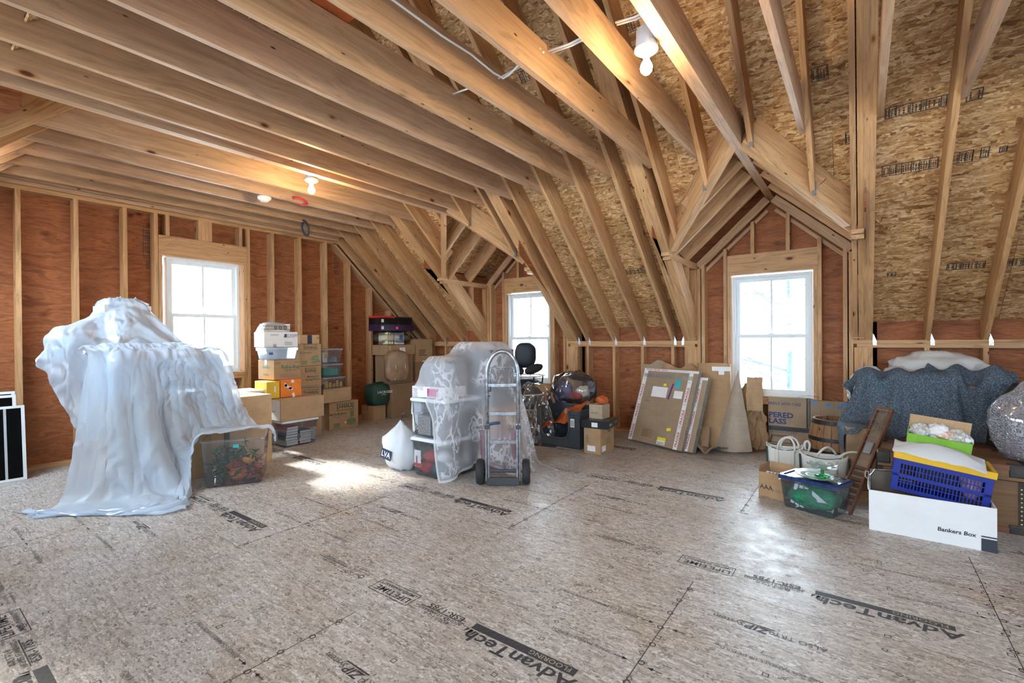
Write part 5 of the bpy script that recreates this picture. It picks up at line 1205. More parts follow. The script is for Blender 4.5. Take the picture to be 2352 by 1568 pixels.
# ---- wheeled stroller under clear film
t = empty('stroller', (-3.62, 5.20, 0), .35, 'dark folded stroller with hoop frame, under clear film by the left dormer window', 'stroller')
NAVY = plain('dark_navy_fabric', (.014, .022, .035), .6, var=.3); BLK2 = plain('black_fabric', (.012, .012, .014), .7, var=.3); CREAMP = plain('cream_tube', (.62, .58, .52), .4)
blob_mesh(.20, .18, .23, seed=41, amp=.06, ridge=.03, sq=.6, flat=False).obj('seat_shell', BLK2, t, Matrix.Translation((0, 0, .30)), smooth=True)
for z, r in ((.80, .25), (.56, .24), (.36, .20)): MB().tube([(r*math.cos(2*math.pi*i/28), r*.9*math.sin(2*math.pi*i/28), z) for i in range(28)], .009, 8, closed=True).obj('hoop', CREAMP, t, smooth=True)
blob_mesh(.14, .11, .17, seed=42, amp=.05, ridge=.02, sq=.7, flat=False).obj('hood', NAVY, t, Matrix.Translation((-.01, .02, .90)), smooth=True)
for s, r in ((-1, .4), (1, -.35)):
    blob_mesh(.13, .075, .06, seed=43+s, amp=.05, ridge=.02, flat=False).obj('padded_arm', BLK2, t, Matrix.Translation((.14*s+.02, -.12, .84)) @ Matrix.Rotation(r, 4, 'Y') @ Matrix.Rotation(.5*s, 4, 'Z'), smooth=True)
for a in (0.5, 2.1, 3.9, 5.4):
    MB().tube([(.24*math.cos(a), .22*math.sin(a), .80), (.19*math.cos(a), .17*math.sin(a), .36), (.25*math.cos(a), .25*math.sin(a), .10)], .010, 8).obj('leg', BLK2, t, smooth=True)
    w = MB().lathe([(.02, -.018), (.05, -.02), (.066, -.014), (.07, 0), (.066, .014), (.05, .02), (.02, .018)], 20).obj('wheel', RUB, t, Matrix.Translation((.25*math.cos(a), .25*math.sin(a), .072)) @ Matrix.Rotation(PI2, 4, 'X'), smooth=True)
    MB().lathe([(0, -.016), (.022, -.016), (.022, .016), (0, .016)], 12).obj('hub', AL, w)
MB().tube([(.20, -.10, .35), (.32, -.20, .14), (.34, -.23, .08)], .010, 8).obj('brake_bar', BLK2, t)
FILM2 = clear_plastic('loose_clear_film', (.95, .97, .99), .075, .06, 2.2, (.75, .85, .95))
P0 = flat_grid(50, 50, -3.60, 5.18, 1.02, 1.45, 1.45, .3)
P = cloth(50, 50, P0, [((-3.62, 5.20, .40), (.20, .19, .40), .35)], [((-3.62, 5.21, .88), (.30, .25, .14)), ((-3.42, 5.12, .45), (.2, .2, .3))], steps=110, iters=7, stretch=1.04, seed=12, jit=.008, bend=.12, fric=.6)
cloth_obj('clear_film', P, FILM2, 'crinkled clear plastic film hanging over the stroller', 'plastic sheet', wrinkle=.02, wfreq=9.0)
# ---- bag of toys on a carton
carton('plain_carton', (-3.06, 5.62, 0), .05, .44, .36, .40, 'brown carton behind the grey bin carrying the bag of toys', CARD)
t = empty('toy_bag', (-3.10, 5.58, .405), .1, 'clear plastic bag of purple and red soft toys behind the grey bin', 'bag')
for i, (x, y, z, r, c) in enumerate(((-.12, -.06, .0, (.13, .09, .15), (.16, .13, .24)), (.06, -.10, .05, (.09, .05, .06), (.62, .07, .05)), (.10, .03, .0, (.10, .08, .12), (.55, .50, .44)), (-.22, -.02, .02, (.06, .06, .12), (.45, .55, .75)))): blob_mesh(*r, seed=50+i, amp=.45, freq=1.6, ridge=.15).obj('soft_toy', plain('toy_%d' % i, c, .7), t, Matrix.Translation((x, y, z)), smooth=True)
blob_mesh(.30, .20, .22, seed=57, amp=.18, ridge=.12, rfreq=7).obj('film', FILM2, t, smooth=True)
# ---- grey scooped bin with orange film
t = empty('scoop_bin', (-2.92, 5.10, 0), -.06, 'dark grey storage bin with a scooped front holding orange plastic', 'storage bin')
GB = plain('charcoal_plastic', (.045, .055, .065), .45, var=.1); sx, sy, sz = .62, .46, .44
b = MB(); b.box((-sx/2, -sy/2, 0), (sx/2, sy/2, .012)); b.box((-sx/2, sy/2-.008, .012), (sx/2, sy/2, sz)); b.box((-sx/2, -sy/2+.008, .012), (-sx/2+.008, sy/2-.008, sz)); b.box((sx/2-.008, -sy/2+.008, .012), (sx/2, sy/2-.008, sz))
b.obj('body', GB, t)
pr_ = [(-sx/2, 0), (sx/2, 0), (sx/2, sz), (sx/2-.15, sz), (sx/2-.155, .19), (sx/2-.18, .13), (sx/2-.24, .10), (-sx/2+.15, .10), (-sx/2+.09, .13), (-sx/2+.065, .19), (-sx/2+.06, sz), (-sx/2, sz)]
fm_ = MB()
for a, b_ in (((-sx/2, 0), (sx/2, .10)), ((-sx/2, .10), (-sx/2+.06, sz)), ((sx/2-.15, .10), (sx/2, sz))): fm_.box((a[0], -sy/2, a[1]), (b_[0], -sy/2+.008, b_[1]))
for s, x0 in ((1, -sx/2+.06), (-1, sx/2-.15)):
    pts = [(x0, .10), (x0+s*.09, .10), (x0+s*.035, .125), (x0+s*.010, .16), (x0, .22)]
    fm_.prism([(p[0], -sy/2, p[1]) for p in pts], (0, .008, 0))
fm_.obj('scooped_front', GB, t)
MB().tube([(-sx/2+.06, -sy/2, sz), (-sx/2+.06, -sy/2, .20), (-sx/2+.085, -sy/2, .13), (-sx/2+.15, -sy/2, .10), (sx/2-.24, -sy/2, .10), (sx/2-.175, -sy/2, .13), (sx/2-.15, -sy/2, .20), (sx/2-.15, -sy/2, sz)], .012, 8).obj('front_lip', GB, t, smooth=True)
for k in range(2): MB().box((sx/2-.155, -sy/2-.012, sz-.045-.03*k), (sx/2+.012, -sy/2+.0, sz-.028-.03*k)).obj('rim_rib', GB, t, bevel=.003)
MB().tube([(-sx/2, -sy/2, sz), (-sx/2, sy/2, sz), (sx/2, sy/2, sz), (sx/2, -sy/2, sz)], .014, 8).obj('rim', GB, t)
quad('white_label', (sx/2-.10, -sy/2, .30), (1, 0, 0), (0, -1, 0), .055, .10, PAPER, t)
for i in range(2): quad('label_arrow', (sx/2-.112+.024*i, -sy/2-.0014, .295), (1, 0, 0), (0, -1, 0), .008, .07, BLACKP, t)
quad('white_label', (-sx/2+.03, -sy/2, .18), (1, 0, 0), (0, -1, 0), .025, .09, PAPER, t)
ORF = sheet_mat('orange_film', (.72, .17, .05), .06, .35, .2, .1, .6)
o = crumple(34, 26, .5, .4, lambda u, v: (-.27+.46*u, -.205+.40*v, .075+.10*v+.24*u*(.5+.5*v)+.05*math.sin(u*9+v*5)*math.sin(v*3.1)+.04*(1-abs(2*u-1))), 61, .030, 9).obj('orange_bag', ORF, smooth=False); o.location = (-2.93, 5.09, .075); o.rotation_euler = (0, 0, -.06); subs(o, 1); tag(o, 'crumpled orange plastic bag inside the scooped grey bin', 'bag')
# ---- boxes right of the bin
t = carton('printed_carton', (-2.415, 4.925, 0), -.03, .21, .33, .285, 'brown carton with barcode labels under the black box near the kneewall', CARD, tape=False)
fpatch(t, 'barcode_label', -.01, .06, .10, .06, .33, PAPER); lines_patch(t, -.05, .085, .08, 5, .009, .33, INK, 3); lines_patch(t, -.08, .20, .05, 7, .012, .33, INKG, 4); fpatch(t, 'barcode_label', -.09, .06, .09, .06, 0, PAPER, 'right', .21); ftext(t, 'Juicer', .035, .05, .23, 0, INK, .01, side='right', sx=.21)
lines_patch(t, -.02, .17, .12, 6, .014, 0, INKG, 9, side='right', sx=.21)
t = carton('black_box', (-2.40, 4.93, .29), .10, .31, .37, .085, 'flat black box on the barcode carton beneath a small beige box', plain('matt_black_box', (.013, .013, .016), .3), tape=False)
fpatch(t, 'white_label', .0, .04, .07, .05, .37, PAPER); ftext(t, 'nice', .05, -.10, .03, 0, PAPER, .01, side='right', sx=.31); ftext(t, 'foundations', .02, .08, .045, 0, PAPER, .004, side='right', sx=.31)
t = carton('small_beige_box', (-2.42, 4.95, .379), -.02, .165, .19, .155, 'small beige box on the flat black box', mat_card('beige_card', (.46, .36, .26)), tape=False, seam=True); lines_patch(t, -.06, .07, .09, 2, .012, .19, INKG, 2)
blob('orange_net', (-2.39, 4.96, .537), (.06, .05, .045), ORF, 'little orange mesh bag on the small beige box', 'bag', seed=66, amp=.3, ridge=.3)
# ---- fragile parcels leaning at the kneewall
FRAG = plain('red_tape_print', (.42, .03, .035), .5); FT = plain('white_tape', (.74, .74, .76), .4)
def parcel(loc, rz, lean, w, h, d, label):
    t = empty('flat_parcel', loc, rz, label, 'parcel', 'parcels with fragile tape'); t.rotation_euler = (-lean, 0, rz)
    MB().box((-w/2, -d, 0), (w/2, 0, h)).obj('body', CARDG, t, bevel=.006)
    def strip(x): 
        MB().box((x-.028, -d-.0012, 0), (x+.028, -d-.0003, h)).obj('fragile_tape', FT, t)
        z = .03
        while z < h-.16: text('FRAGILE', .046, (x+.018, -d-.001, z), (0, 0, 1), (0, -1, 0), FRAG, t, bold=.02); MB().lathe([(.009, 0), (.013, 0)], 10).obj('tape_mark', GREYP, t, Matrix.Translation((x, -d-.0025, z+.235)) @ Matrix.Rotation(PI2, 4, 'X')); z += .262
    strip(-w/2+.035); strip(w/2-.095)
    MB().box((-w/2, -d-.0022, h-.03), (w/2, -d-.0013, h)).box((-w/2, -d-.001, h), (w/2, 0, h+.001)).obj('fragile_tape', FT, t); text('FRAGILE  FRAGILE  FRAGILE', .028, (-w/2+.03, -d-.0018, h-.022), (1, 0, 0), (0, -1, 0), FRAG, t, bold=.01)
    MB().box((-w/2-.001, -d-.001, 0), (-w/2+.0, 0, h)).obj('fragile_tape', FT, t); MB().box((w/2, -d, 0), (w/2+.0012, 0, h)).obj('side_tape', TAPEC, t)
    return t
t = parcel((-1.97, 5.515, .012), -.38, .35, .81, .93, .045, 'flat cardboard parcel striped with FRAGILE tape, in front and fully visible')
pd = -.045
quad('address_label', (-.09, pd, .64), (1, 0, 0), (0, -1, 0), .23, .13, PAPER, t, lift=.0015); lines_patch(t, -.18, .69, .17, 5, .018, .09, INKG, 5)
quad('purple_tape', (.075, pd, .66), (.15, 0, 1), (0, -1, 0), .20, .022, plain('purple_tape', (.10, .02, .22), .4), t, lift=.0016); quad('teal_tape', (.155, pd, .76), (1, 0, 0), (0, -1, 0), .07, .10, plain('teal_tape', (.03, .42, .55), .4), t)
quad('white_label', (.19, pd, .63), (1, 0, 0), (0, -1, 0), .12, .09, PAPER, t, lift=.0016); quad('yellow_label', (-.03, pd, .735), (1, 0, 0), (0, -1, 0), .045, .03, plain('yellow_sticker', (.85, .72, .03), .5), t)
quad('barcode_label', (.10, pd, .06), (1, 0, 0), (0, -1, 0), .12, .085, PAPER, t); quad('yellow_label', (.10, pd, .085), (1, 0, 0), (0, -1, 0), .12, .035, MATS['yellow_sticker'], t, lift=.0017); quad('yellow_label', (.17, pd, .21), (1, 0, .25), (0, -1, 0), .06, .035, MATS['yellow_sticker'], t)
for i in range(9): quad('barcode_bar', (.055+.011*i, pd, .035), (1, 0, 0), (0, -1, 0), .004, .03, INK, t, lift=.0018)
quad('clear_tape', (-.02, pd, .84), (1, 0, 0), (0, -1, 0), .74, .05, TAPEC, t); quad('tape_patch', (-.13, pd, .12), (1, 0, 0), (0, -1, 0), .16, .10, CARDD, t); lines_patch(t, -.28, .52, .07, 2, .015, .09, INKG, 6)
parcel((-1.855, 5.545, .002), -.38, .34, .81, .86, .055, 'second FRAGILE-taped parcel peeking out behind the front one')
# ---- loose cardboard against the back wall
def card_sheet(name, fn, label, mat, seed, amp=.012, nx=22, ny=16, cat='cardboard', freq=3.0, th=.005):
    o = crumple(nx, ny, 1, 1, fn, seed, amp, freq).obj(name, mat, smooth=False); solid(o, th); return tag(o, label, cat)
card_sheet('cardboard_sheet', lambda u, v: (-2.34+.42*u, 6.03+.06*v-.02*math.sin(u*7), .005+(.95-.03*math.sin(u*9))*v), 'creased grey-brown cardboard sheet behind the left edge of the fragile parcels', CARDG, 3, .02)
card_sheet('cardboard_sheet', lambda u, v: (-2.06+.46*u, 6.01+.04*v-.045*math.sin(u*math.pi*2.3), .005+(.92+.03*math.sin(u*11))*v), 'wavy folded cardboard sheet standing behind the fragile parcels', CARD, 5, .015)
card_sheet('cardboard_roll', lambda u, v: (-1.40+(.205-.02*v)*math.cos(math.pi*(1.05-1.12*u))*(1.0), 5.86-(.13-.03*v)*math.sin(math.pi*u)+.05*v, .004+(.975+.012*math.sin(u*3))*v), 'tall curved cardboard sheet with a white label standing left of the right dormer window', CARD, 8, .006)
o = bpy.data.objects['cardboard_roll']; quad('white_label', (-1.29, 5.775, .93), (1, .15, 0), (.1, -1, 0), .20, .05, PAPER, o, lift=.012); quad('white_label', (-1.29, 5.78, .885), (1, .15, 0), (.1, -1, 0), .06, .045, PAPER, o, lift=.012)
card_sheet('cardboard_cone', lambda u, v: (-1.135+(-.20+.37*u)*(1-v)**.9+.0*v, 5.72-.10*math.sin(math.pi*u)*(1-v)+.16*v, .004+.90*v+.03*(1-v)*u), 'tapering folded sheet of grey cardboard leaning before the tall curved one', mat_card('light_grey_card', (.40, .33, .26)), 9, .006)
card_sheet('cardboard_sheet', lambda u, v: (-1.10+.22*u+.03*math.sin(v*6), 6.02-.10*(1-v)-.06*math.sin(u*5+v*4), .004+.70*v), 'crumpled brown cardboard piece beside the right dormer window sill', CARD, 11, .05, freq=5)
card_sheet('cardboard_sheet', lambda u, v: (-1.05+.16*u, 5.90+.02*u, .45+.38*v), 'small folded cardboard flap sticking up beside the dormer window', CARDL, 13, .012)
card_sheet('cardboard_scrap', lambda u, v: (-1.60+.40*u, 5.45+.36*v-.10*u, .006+.11*abs(math.sin(u*4+1))*(1-v)+.02*v), 'bent cardboard scrap lying on the floor right of the fragile parcels', CARDG, 15, .02, freq=5)
card_sheet('cardboard_scrap', lambda u, v: (-1.56+.18*u, 5.55+.06*v, .05+.22*v), 'torn upright cardboard offcut beside the fragile parcels', CARDD, 17, .02)
# ================================================================== RIGHT SIDE
BLUEINK = plain('blue_print', (.02, .035, .16), .6); BTAPE = plain('painter_tape', (.03, .22, .62), .5)
t = carton('glass_carton', (-.655, 6.085, 0), 0, .40, .055, .615, 'flat carton printed with tempered glass markings under the right dormer window', CARDG, tape=False, seam=False)
sy = .055
ftext(t, 'ANDLE WITH CARE', .036, -.198, .525, sy, BLUEINK, .008, 'LEFT', squash=1.25); ftext(t, 'PERED', .085, -.195, .385, sy, BLUEINK, .03, 'LEFT', squash=.95); ftext(t, 'LASS', .085, -.195, .315, sy, BLUEINK, .03, 'LEFT', squash=.95)
fpatch(t, 'printed_band', 0, .262, .40, .05, sy, BLACKP); fpatch(t, 'printed_band', .18, .45, .022, .33, sy, BLACKP); fpatch(t, 'printed_band', 0, .075, .40, .012, sy, BLACKP)
for i in range(22): fpatch(t, 'printed_tick', -.195+.013*i, .222, .004, .03, sy, BLACKP)
m = MB()
for a, b in (((-.19, .085), (-.165, .185)), ((-.165, .185), (.02, .185)), ((.02, .185), (.085, .09)), ((-.16, .17), (.0, .17)), ((-.18, .10), (.07, .10)), ((-.16, .17), (-.175, .10)), ((.0, .17), (.035, .10)), ((.05, .19), (.10, .10))): m.tube([(a[0], -sy/2-.001, a[1]), (b[0], -sy/2-.001, b[1])], .003, 4)
m.obj('printed_outline', BLACKP, t)
t = carton('flat_carton', (-.285, 6.09, 0), 0, .33, .05, .60, 'plain flat carton with scraps of blue tape beside the glass carton', CARDG, tape=False, seam=False)
for x, z, a in ((-.13, .57, .6), (.0, .555, -.3), (.10, .54, .2), (.14, .575, .1)): quad('blue_tape', (x, -.025, z), (math.cos(a), 0, math.sin(a)), (0, -1, 0), .05, .025, BTAPE, t)
for x in (-.07, .05, .12): fpatch(t, 'crease', x, .30, .004, .55, .05, CARDD)
crumple(10, 5, .3, .1, lambda u, v: (-.30+.26*u, -.01+.03*v, .603+.035*math.sin(u*3.1)), 4, .010, 14).obj('film_scrap', BAGC, t, smooth=True)
# ---- barrel
t = empty('wooden_barrel', (-.20, 5.50, 0), .3, 'small open wooden barrel with black iron hoops under the right dormer', 'barrel')
H = .50; rad = lambda z: .178+.046*math.sin(math.pi*(z/H*.9+.05))
BW = mat_lumber('barrel_oak', [(.30, .16, .075), (.34, .18, .085), (.27, .14, .07), (.36, .20, .10)], .6)
ns = 22
for k in range(ns):
    a0, a1 = 2*math.pi*(k+.03)/ns, 2*math.pi*(k+.97)/ns; zs = [H*i/8 for i in range(9)]; P = []
    mb = MB(); n = len(zs)
    for z in zs:
        for r, a in ((rad(z), a0), (rad(z), a1), (rad(z)-.016, a1), (rad(z)-.016, a0)): mb.v.append((z, r*math.cos(a), r*math.sin(a)))
    for i in range(n-1):
        for j in range(4): mb.f.append((4*i+j, 4*i+(j+1) % 4, 4*(i+1)+(j+1) % 4, 4*(i+1)+j))
    mb.f += [(3, 2, 1, 0), (4*n-4, 4*n-3, 4*n-2, 4*n-1)]
    mb.obj('stave', BW, t, Matrix(((0, 1, 0, 0), (0, 0, 1, 0), (1, 0, 0, 0), (0, 0, 0, 1))))
IRON = plain('rusty_iron', (.035, .032, .032), .5, .6, .4, 30)
for z, h in ((H-.045, .042), (H*.60, .036), (H*.36, .036), (.01, .04)): MB().lathe([(rad(z)+.0005, z), (rad(z)+.004, z), (rad(z+h)+.004, z+h), (rad(z+h)+.0005, z+h)], 40).obj('hoop', IRON, t)
MB().lathe([(0, .03), (rad(.03)-.014, .03)], 30).obj('bottom', BW, t)
# ---- canvas totes
CANV = plain('natural_canvas', (.66, .64, .60), .8, var=.05, bump=.15); GTR = plain('dark_green_trim', (.012, .05, .045), .7)
def boat_tote(loc, rz, w, d, h, label, arcs):
    t = empty('canvas_tote_bag', loc, rz, label, 'tote bag', 'canvas tote bags by the barrel'); P = []
    n = 28
    for i in range(7):
        z = h*i/6; k = .86+.14*i/6; row = []
        for j in range(n+1):
            a = 2*math.pi*j/n; c, s = math.cos(a), math.sin(a); x = math.copysign(abs(c)**.35, c)*w/2*k; y = math.copysign(abs(s)**.45, s)*d/2*(k-.12*(i/6)*abs(math.sin(a))); q = Vector((x*9, y*9, z*9+loc[0]*10))
            row.append((x+.012*mn.noise(q), y+.012*mn.noise(q+Vector((4, 4, 4))), z+(.018*math.cos(2*a) if i == 6 else 0)))
        P.append(row)
    o = MB().grid(P).obj('body', CANV, t, smooth=True); solid(o, .003)
    MB().box((-w*.42, -d*.42, 0), (w*.42, d*.42, .012)).obj('base', GTR, t)
    for s in (-1, 1): MB().tube([(s*w*.40, -d*.40, .0), (s*w*.47, -d*.43, h*.5), (s*w*.49, -d*.40, h*.98)], .009, 6).obj('trim', GTR, t, smooth=True)
    for s in (-1, 1): MB().box((min(s*w*.17, s*w*.25), -d/2-.004, .02), (max(s*w*.17, s*w*.25), -d/2+.02, h*.9)).obj('strap', CANV, t)
    for pts in arcs:
        Pg = []
        for i in range(13):
            u = i/12; Pg.append(Vector(pts[0])*(1-u)**3+Vector(pts[1])*3*u*(1-u)**2+Vector(pts[2])*3*u*u*(1-u)+Vector(pts[3])*u**3)
        MB().tube(Pg, .010, 8).obj('handle', CANV, t, smooth=True)
    MB().tube([(-w*.35+w*.7*i/10, -d*.44, h*.97-.02*math.sin(math.pi*i/10)) for i in range(11)], .004, 6).obj('lining_edge', GTR, t)
    return t
boat_tote((-.585, 5.08, 0), .15, .30, .17, .27, 'left canvas tote bag with looped handles and dark green trim', [((-.06, -.07, .24), (-.05, -.10, .40), (.10, -.10, .42), (.08, -.07, .22)), ((-.03, .04, .24), (-.03, .05, .38), (.13, .05, .38), (.12, .04, .24)), ((.17, -.02, .25), (.13, -.02, .36), (.24, -.02, .36), (.19, -.02, .24))])
boat_tote((-.265, 4.92, 0), .05, .36, .20, .27, 'right canvas tote bag with one handle flopped sideways beneath the plank', [((-.05, -.08, .26), (.0, -.10, .35), (.04, .02, .36), (.09, .06, .26)), ((.10, -.06, .25), (.15, -.06, .32), (.20, -.05, .33), (.27, -.03, .31))])
# ---- little open box, blue-lidded bin and glassware
t = open_carton('small_open_box', (-.555, 4.37, 0), -.28, .20, .20, .195, 'small brown open box with black tree print in front of the left canvas tote', CARD, .004, [('b', .25, .05), ('l', -.1, .05)])
ftext(t, 'AAA', .05, -.04, .06, .20, BLACKP, .01); ftext(t, 'Glas Bath Co', .026, .045, .055, .20, GREYINK, 0); MB().box((-.07, -.06, .01), (.08, .08, .16)).obj('tissue', PAPER, t, bevel=.02); quad('inner_label', (-.01, -.05, .175), (1, 0, 0), (0, -.5, 1), .12, .06, PAPER, t); text('AAA', .04, (-.05, -.06, .175), (1, 0, 0), (0, -.5, 1), BLACKP, t, bold=.01, lift=.004)
NAVYP = plain('navy_lid', (.012, .035, .13), .3)
t = tote('storage_bin', (-.285, 4.175, 0), -.36, .385, .275, .225, 'frosted bin with a dark blue lid in the front, full of green tissue', TOTE, NAVYP, .88, 'storage bin', ribs=7, lid_h=.020)
for i in range(3): MB().box((-.13+.035*i, -.10, .012), (-.105+.035*i, -.06, .17)).obj('white_slat', PAPER, t, Matrix.Rotation(.22, 4, 'Y'))
o = blob('green_tissue', (-.285, 4.165, .012), (.15, .105, .085), plain('green_shred', (.01, .22, .10), .6, var=.5, scale=60, bump=.5), 'green shredded tissue inside the blue-lidded bin', 'tissue', seed=71, amp=.2, ridge=.2)
MB().prism([(-.0, -.095, .08), (.13, -.105, .10), (.03, -.10, .165)], (0, .003, 0)).obj('white_paper', PAPER, t)
GLG = clear_plastic('green_glass', (.25, .75, .40), .12, .03, .6, (.1, .5, .2)); GLC = clear_plastic('clear_cut_glass', (.88, .96, .93), .16, .05, .5, (.7, .85, .85)); SILV = plain('tarnished_silver', (.30, .34, .30), .35, .7, .4, 20)
t = empty('serving_plate', (-.27, 4.165, .2465), -.3, 'large round tarnished plate on the blue-lidded bin', 'plate')
t.rotation_euler = (.0, .05, -.3)
MB().lathe([(0, .004), (.10, .005), (.135, .014), (.142, .020), (.140, .023), (.10, .010), (0, .009)], 40).obj('plate_body', SILV, t, smooth=True); MB().lathe([(.06, .0095), (.075, .0105), (.075, .0115), (.06, .0105)], 32).obj('green_ring', plain('green_pattern', (.05, .30, .08), .3), t, smooth=True)
t = empty('glass_cake_stand', (-.235, 4.155, .256), .4, 'green and clear cut glass compote standing on the round plate', 'cake stand'); t.rotation_euler = (0, .05, .4)
MB().lathe([(0, .004), (.050, .004), (.052, .010), (.030, .014), (.012, .022), (.010, .055), (.016, .062)], 24).obj('stem', GLG, t, smooth=True)
P = []
for i, (r, z) in enumerate(((.012, .058), (.05, .062), (.085, .075), (.098, .088))): P.append([(r*(1+(.06*math.cos(9*a) if i > 1 else 0))*math.cos(a), r*(1+(.06*math.cos(9*a) if i > 1 else 0))*math.sin(a), z+.006*math.cos(9*a)*(i == 3)) for a in [2*math.pi*k/72 for k in range(73)]])
o = MB().grid(P).obj('bowl', GLC, t, smooth=True); solid(o, .004)
blob('bubble_wrap', (-.155, 4.06, .2465), (.045, .04, .022), BAGC, 'scrap of bubble wrap at the corner of the blue-lidded bin', 'bubble wrap', seed=75, amp=.3, ridge=.25)
# ---- slim wooden plank with wire strings
a = Vector((-.115, 4.20, .004)); b = Vector((.155, 4.80, .705)); x = (b-a); L = x.length; x.normalize(); yv = -Vector((.92, -.32, -.08)); yv = (yv-x*yv.dot(x)).normalized(); zv = x.cross(yv)
t = empty('stringed_plank', a, 0, 'narrow old wooden plank with wire frets leaning between the canvas totes and the grey blanket', 'plank'); t.matrix_basis = Matrix(((x.x, yv.x, zv.x, a.x), (x.y, yv.y, zv.y, a.y), (x.z, yv.z, zv.z, a.z), (0, 0, 0, 1)))
OLDR = mat_lumber('reddish_old_wood', [(.20, .085, .05), (.22, .09, .055), (.18, .08, .05), (.24, .10, .06)], .6)
for s in (-1, 1): MB().box((0, s*.048-.006, -.022), (L, s*.048+.006, .022)).obj('side_rail', OLDR, t)
MB().box((.03, -.042, -.016), (L-.01, .042, -.008)).obj('back_board', plain('worn_backboard', (.20, .14, .10), .7, var=.4), t); MB().box((L-.012, -.054, -.022), (L, .054, .024)).obj('end_cap', OLDR, t); MB().box((L-.035, -.048, .022), (L-.016, .048, .026)).obj('metal_bar', STEEL, t)
for i in range(6): MB().tube([(L-.06-.055*i, -.046, .020), (L-.06-.055*i-.008, .046, .020)], .0022, 6).obj('wire', STEEL, t)
for i in range(3): MB().tube([(L-.02, -.02+.018*i, .018), (L-.20-.03*i, -.02+.018*i, .018)], .0016, 6).obj('string', STEEL, t)
for i in range(7): MB().box((.08+.05*i, -.042, -.008), (.105+.05*i, .042, .004)).obj('slat', plain('dark_slat', (.10, .055, .04), .7), t)
for u in (L*.28, L*.72): MB().box((u-.008, .052, .0), (u+.018, .058, .024)).obj('brass_plate', plain('brass', (.55, .42, .14), .35, .8), t)
MB().box((L*.55, -.02, -.004), (L*.66, .03, .012)).obj('grey_weight', plain('pewter', (.35, .36, .40), .4, .4), t, bevel=.003)
# ---- old trunk
t = empty('steamer_chest', (.47, 4.66, 0), 0, 'old brown wooden trunk with dark metal-bound edges behind the white box', 'trunk')
TRB = mat_lumber('trunk_canvas_board', [(.22, .12, .06), (.25, .135, .065), (.20, .11, .055), (.23, .13, .07)], .7); TRM = plain('dark_trunk_metal', (.045, .038, .034), .5, .4, .4, 15)
w, d, h = .74, .54, .44
MB().box((-w/2, -d/2, .012), (w/2, d/2, h-.10)).obj('body', TRB, t); l = MB().box((-w/2-.004, -d/2-.004, h-.095), (w/2+.004, d/2+.004, h)).obj('lid', TRB, t)
for s in (-1, 1):
    for q in (-1, 1):
        MB().box((s*w/2-.025 if s > 0 else s*w/2-.006, q*d/2-.006 if q < 0 else q*d/2-.04, 0), (s*w/2+.006 if s > 0 else s*w/2+.025, q*d/2+.04 if q < 0 else q*d/2+.006, h-.1)).obj('corner_binding', TRM, t)
        MB().box((s*w/2-.07 if s > 0 else s*w/2-.010, q*d/2-.010 if q < 0 else q*d/2-.07, h-.075), (s*w/2+.010 if s > 0 else s*w/2+.07, q*d/2+.07 if q < 0 else q*d/2+.010, h+.006)).obj('corner_cap', TRM, l, bevel=.008)
        MB().box((s*w/2-.07 if s > 0 else s*w/2-.010, q*d/2-.010 if q < 0 else q*d/2-.07, 0), (s*w/2+.010 if s > 0 else s*w/2+.07, q*d/2+.07 if q < 0 else q*d/2+.010, .055)).obj('corner_cap', TRM, t, bevel=.006)
    MB().box((-w/2, s*d/2-.006 if s > 0 else s*d/2-.008, h-.03), (w/2, s*d/2+.008 if s > 0 else s*d/2+.006, h+.004)).obj('lid_batten', OLDR, l)
    MB().box((-w/2, s*d/2-.006 if s > 0 else s*d/2-.008, 0), (w/2, s*d/2+.008 if s > 0 else s*d/2+.006, .04)).obj('base_batten', OLDR, t)
for k in range(9): MB().lathe([(0, .004), (.005, .003), (.006, 0)], 8).obj('nail_head', plain('brass', (.55, .42, .14), .35, .8), t, Matrix.Translation((w/2-.012, -d/2-.006, .07+.028*k)) @ Matrix.Rotation(PI2, 4, 'X'))
MB().box((w/2+.006, -.10, .20), (w/2+.014, .10, .23)).obj('handle', TRM, t)
# ---- white box tray, crate and green box
t = open_carton('file_box', (.345, 4.155, 0), -.02, .605, .42, .265, 'big open white cardboard file box in the right foreground', CARDW, .005, [('l', .10, .03)])
ftext(t, 'Bankers Box', .034, .125, .075, .42, BLACKP, .022, shear=.1); MB().box((.235, -.2112, .0), (.3035, -.2102, .075)).obj('printed_band', plain('charcoal_print', (.03, .035, .05), .6), t); MB().box((.235, -.2112, .083), (.3035, -.2102, .091)).obj('printed_band', MATS['charcoal_print'], t); MB().box((.3028, -.2102, 0), (.3038, -.12, .075)).obj('printed_band', MATS['charcoal_print'], t)
t = empty('old_frame', (.10, 4.20, .012), .2, 'smoky old frame with rope handle standing inside the file box at its left end', 'frame'); MB().box((-.055, -.008, 0), (.10, .006, .34)).obj('panel', plain('smoky_panel', (.14, .11, .085), .25), t); MB().tube([(-.05, -.01, .02), (-.055, -.012, .30), (-.03, -.012, .34), (.10, -.012, .345)], .006, 6).obj('edge', STEEL, t); MB().tube([(-.06, -.01, .26), (-.085, -.01, .29), (-.08, -.01, .325), (-.06, -.01, .32)], .006, 6).obj('rope', plain('old_rope', (.30, .24, .16), .9), t, smooth=True)
carton('inner_carton', (.40, 4.19, .012), 0, .46, .30, .205, 'dark carton inside the file box propping up the blue crate', CARDD, tape=False)
BLU = plain('royal_blue_plastic', (.004, .018, .24), .4, var=.05); YEL = plain('yellow_rim_plastic', (.72, .42, .012), .35, var=.05)
t = empty('folding_crate', (.395, 4.235, .232), .0, 'blue perforated plastic crate with a yellow rim resting in the white file box', 'crate'); t.rotation_euler = (0, .135, -.04)
w, d, h = .47, .33, .225
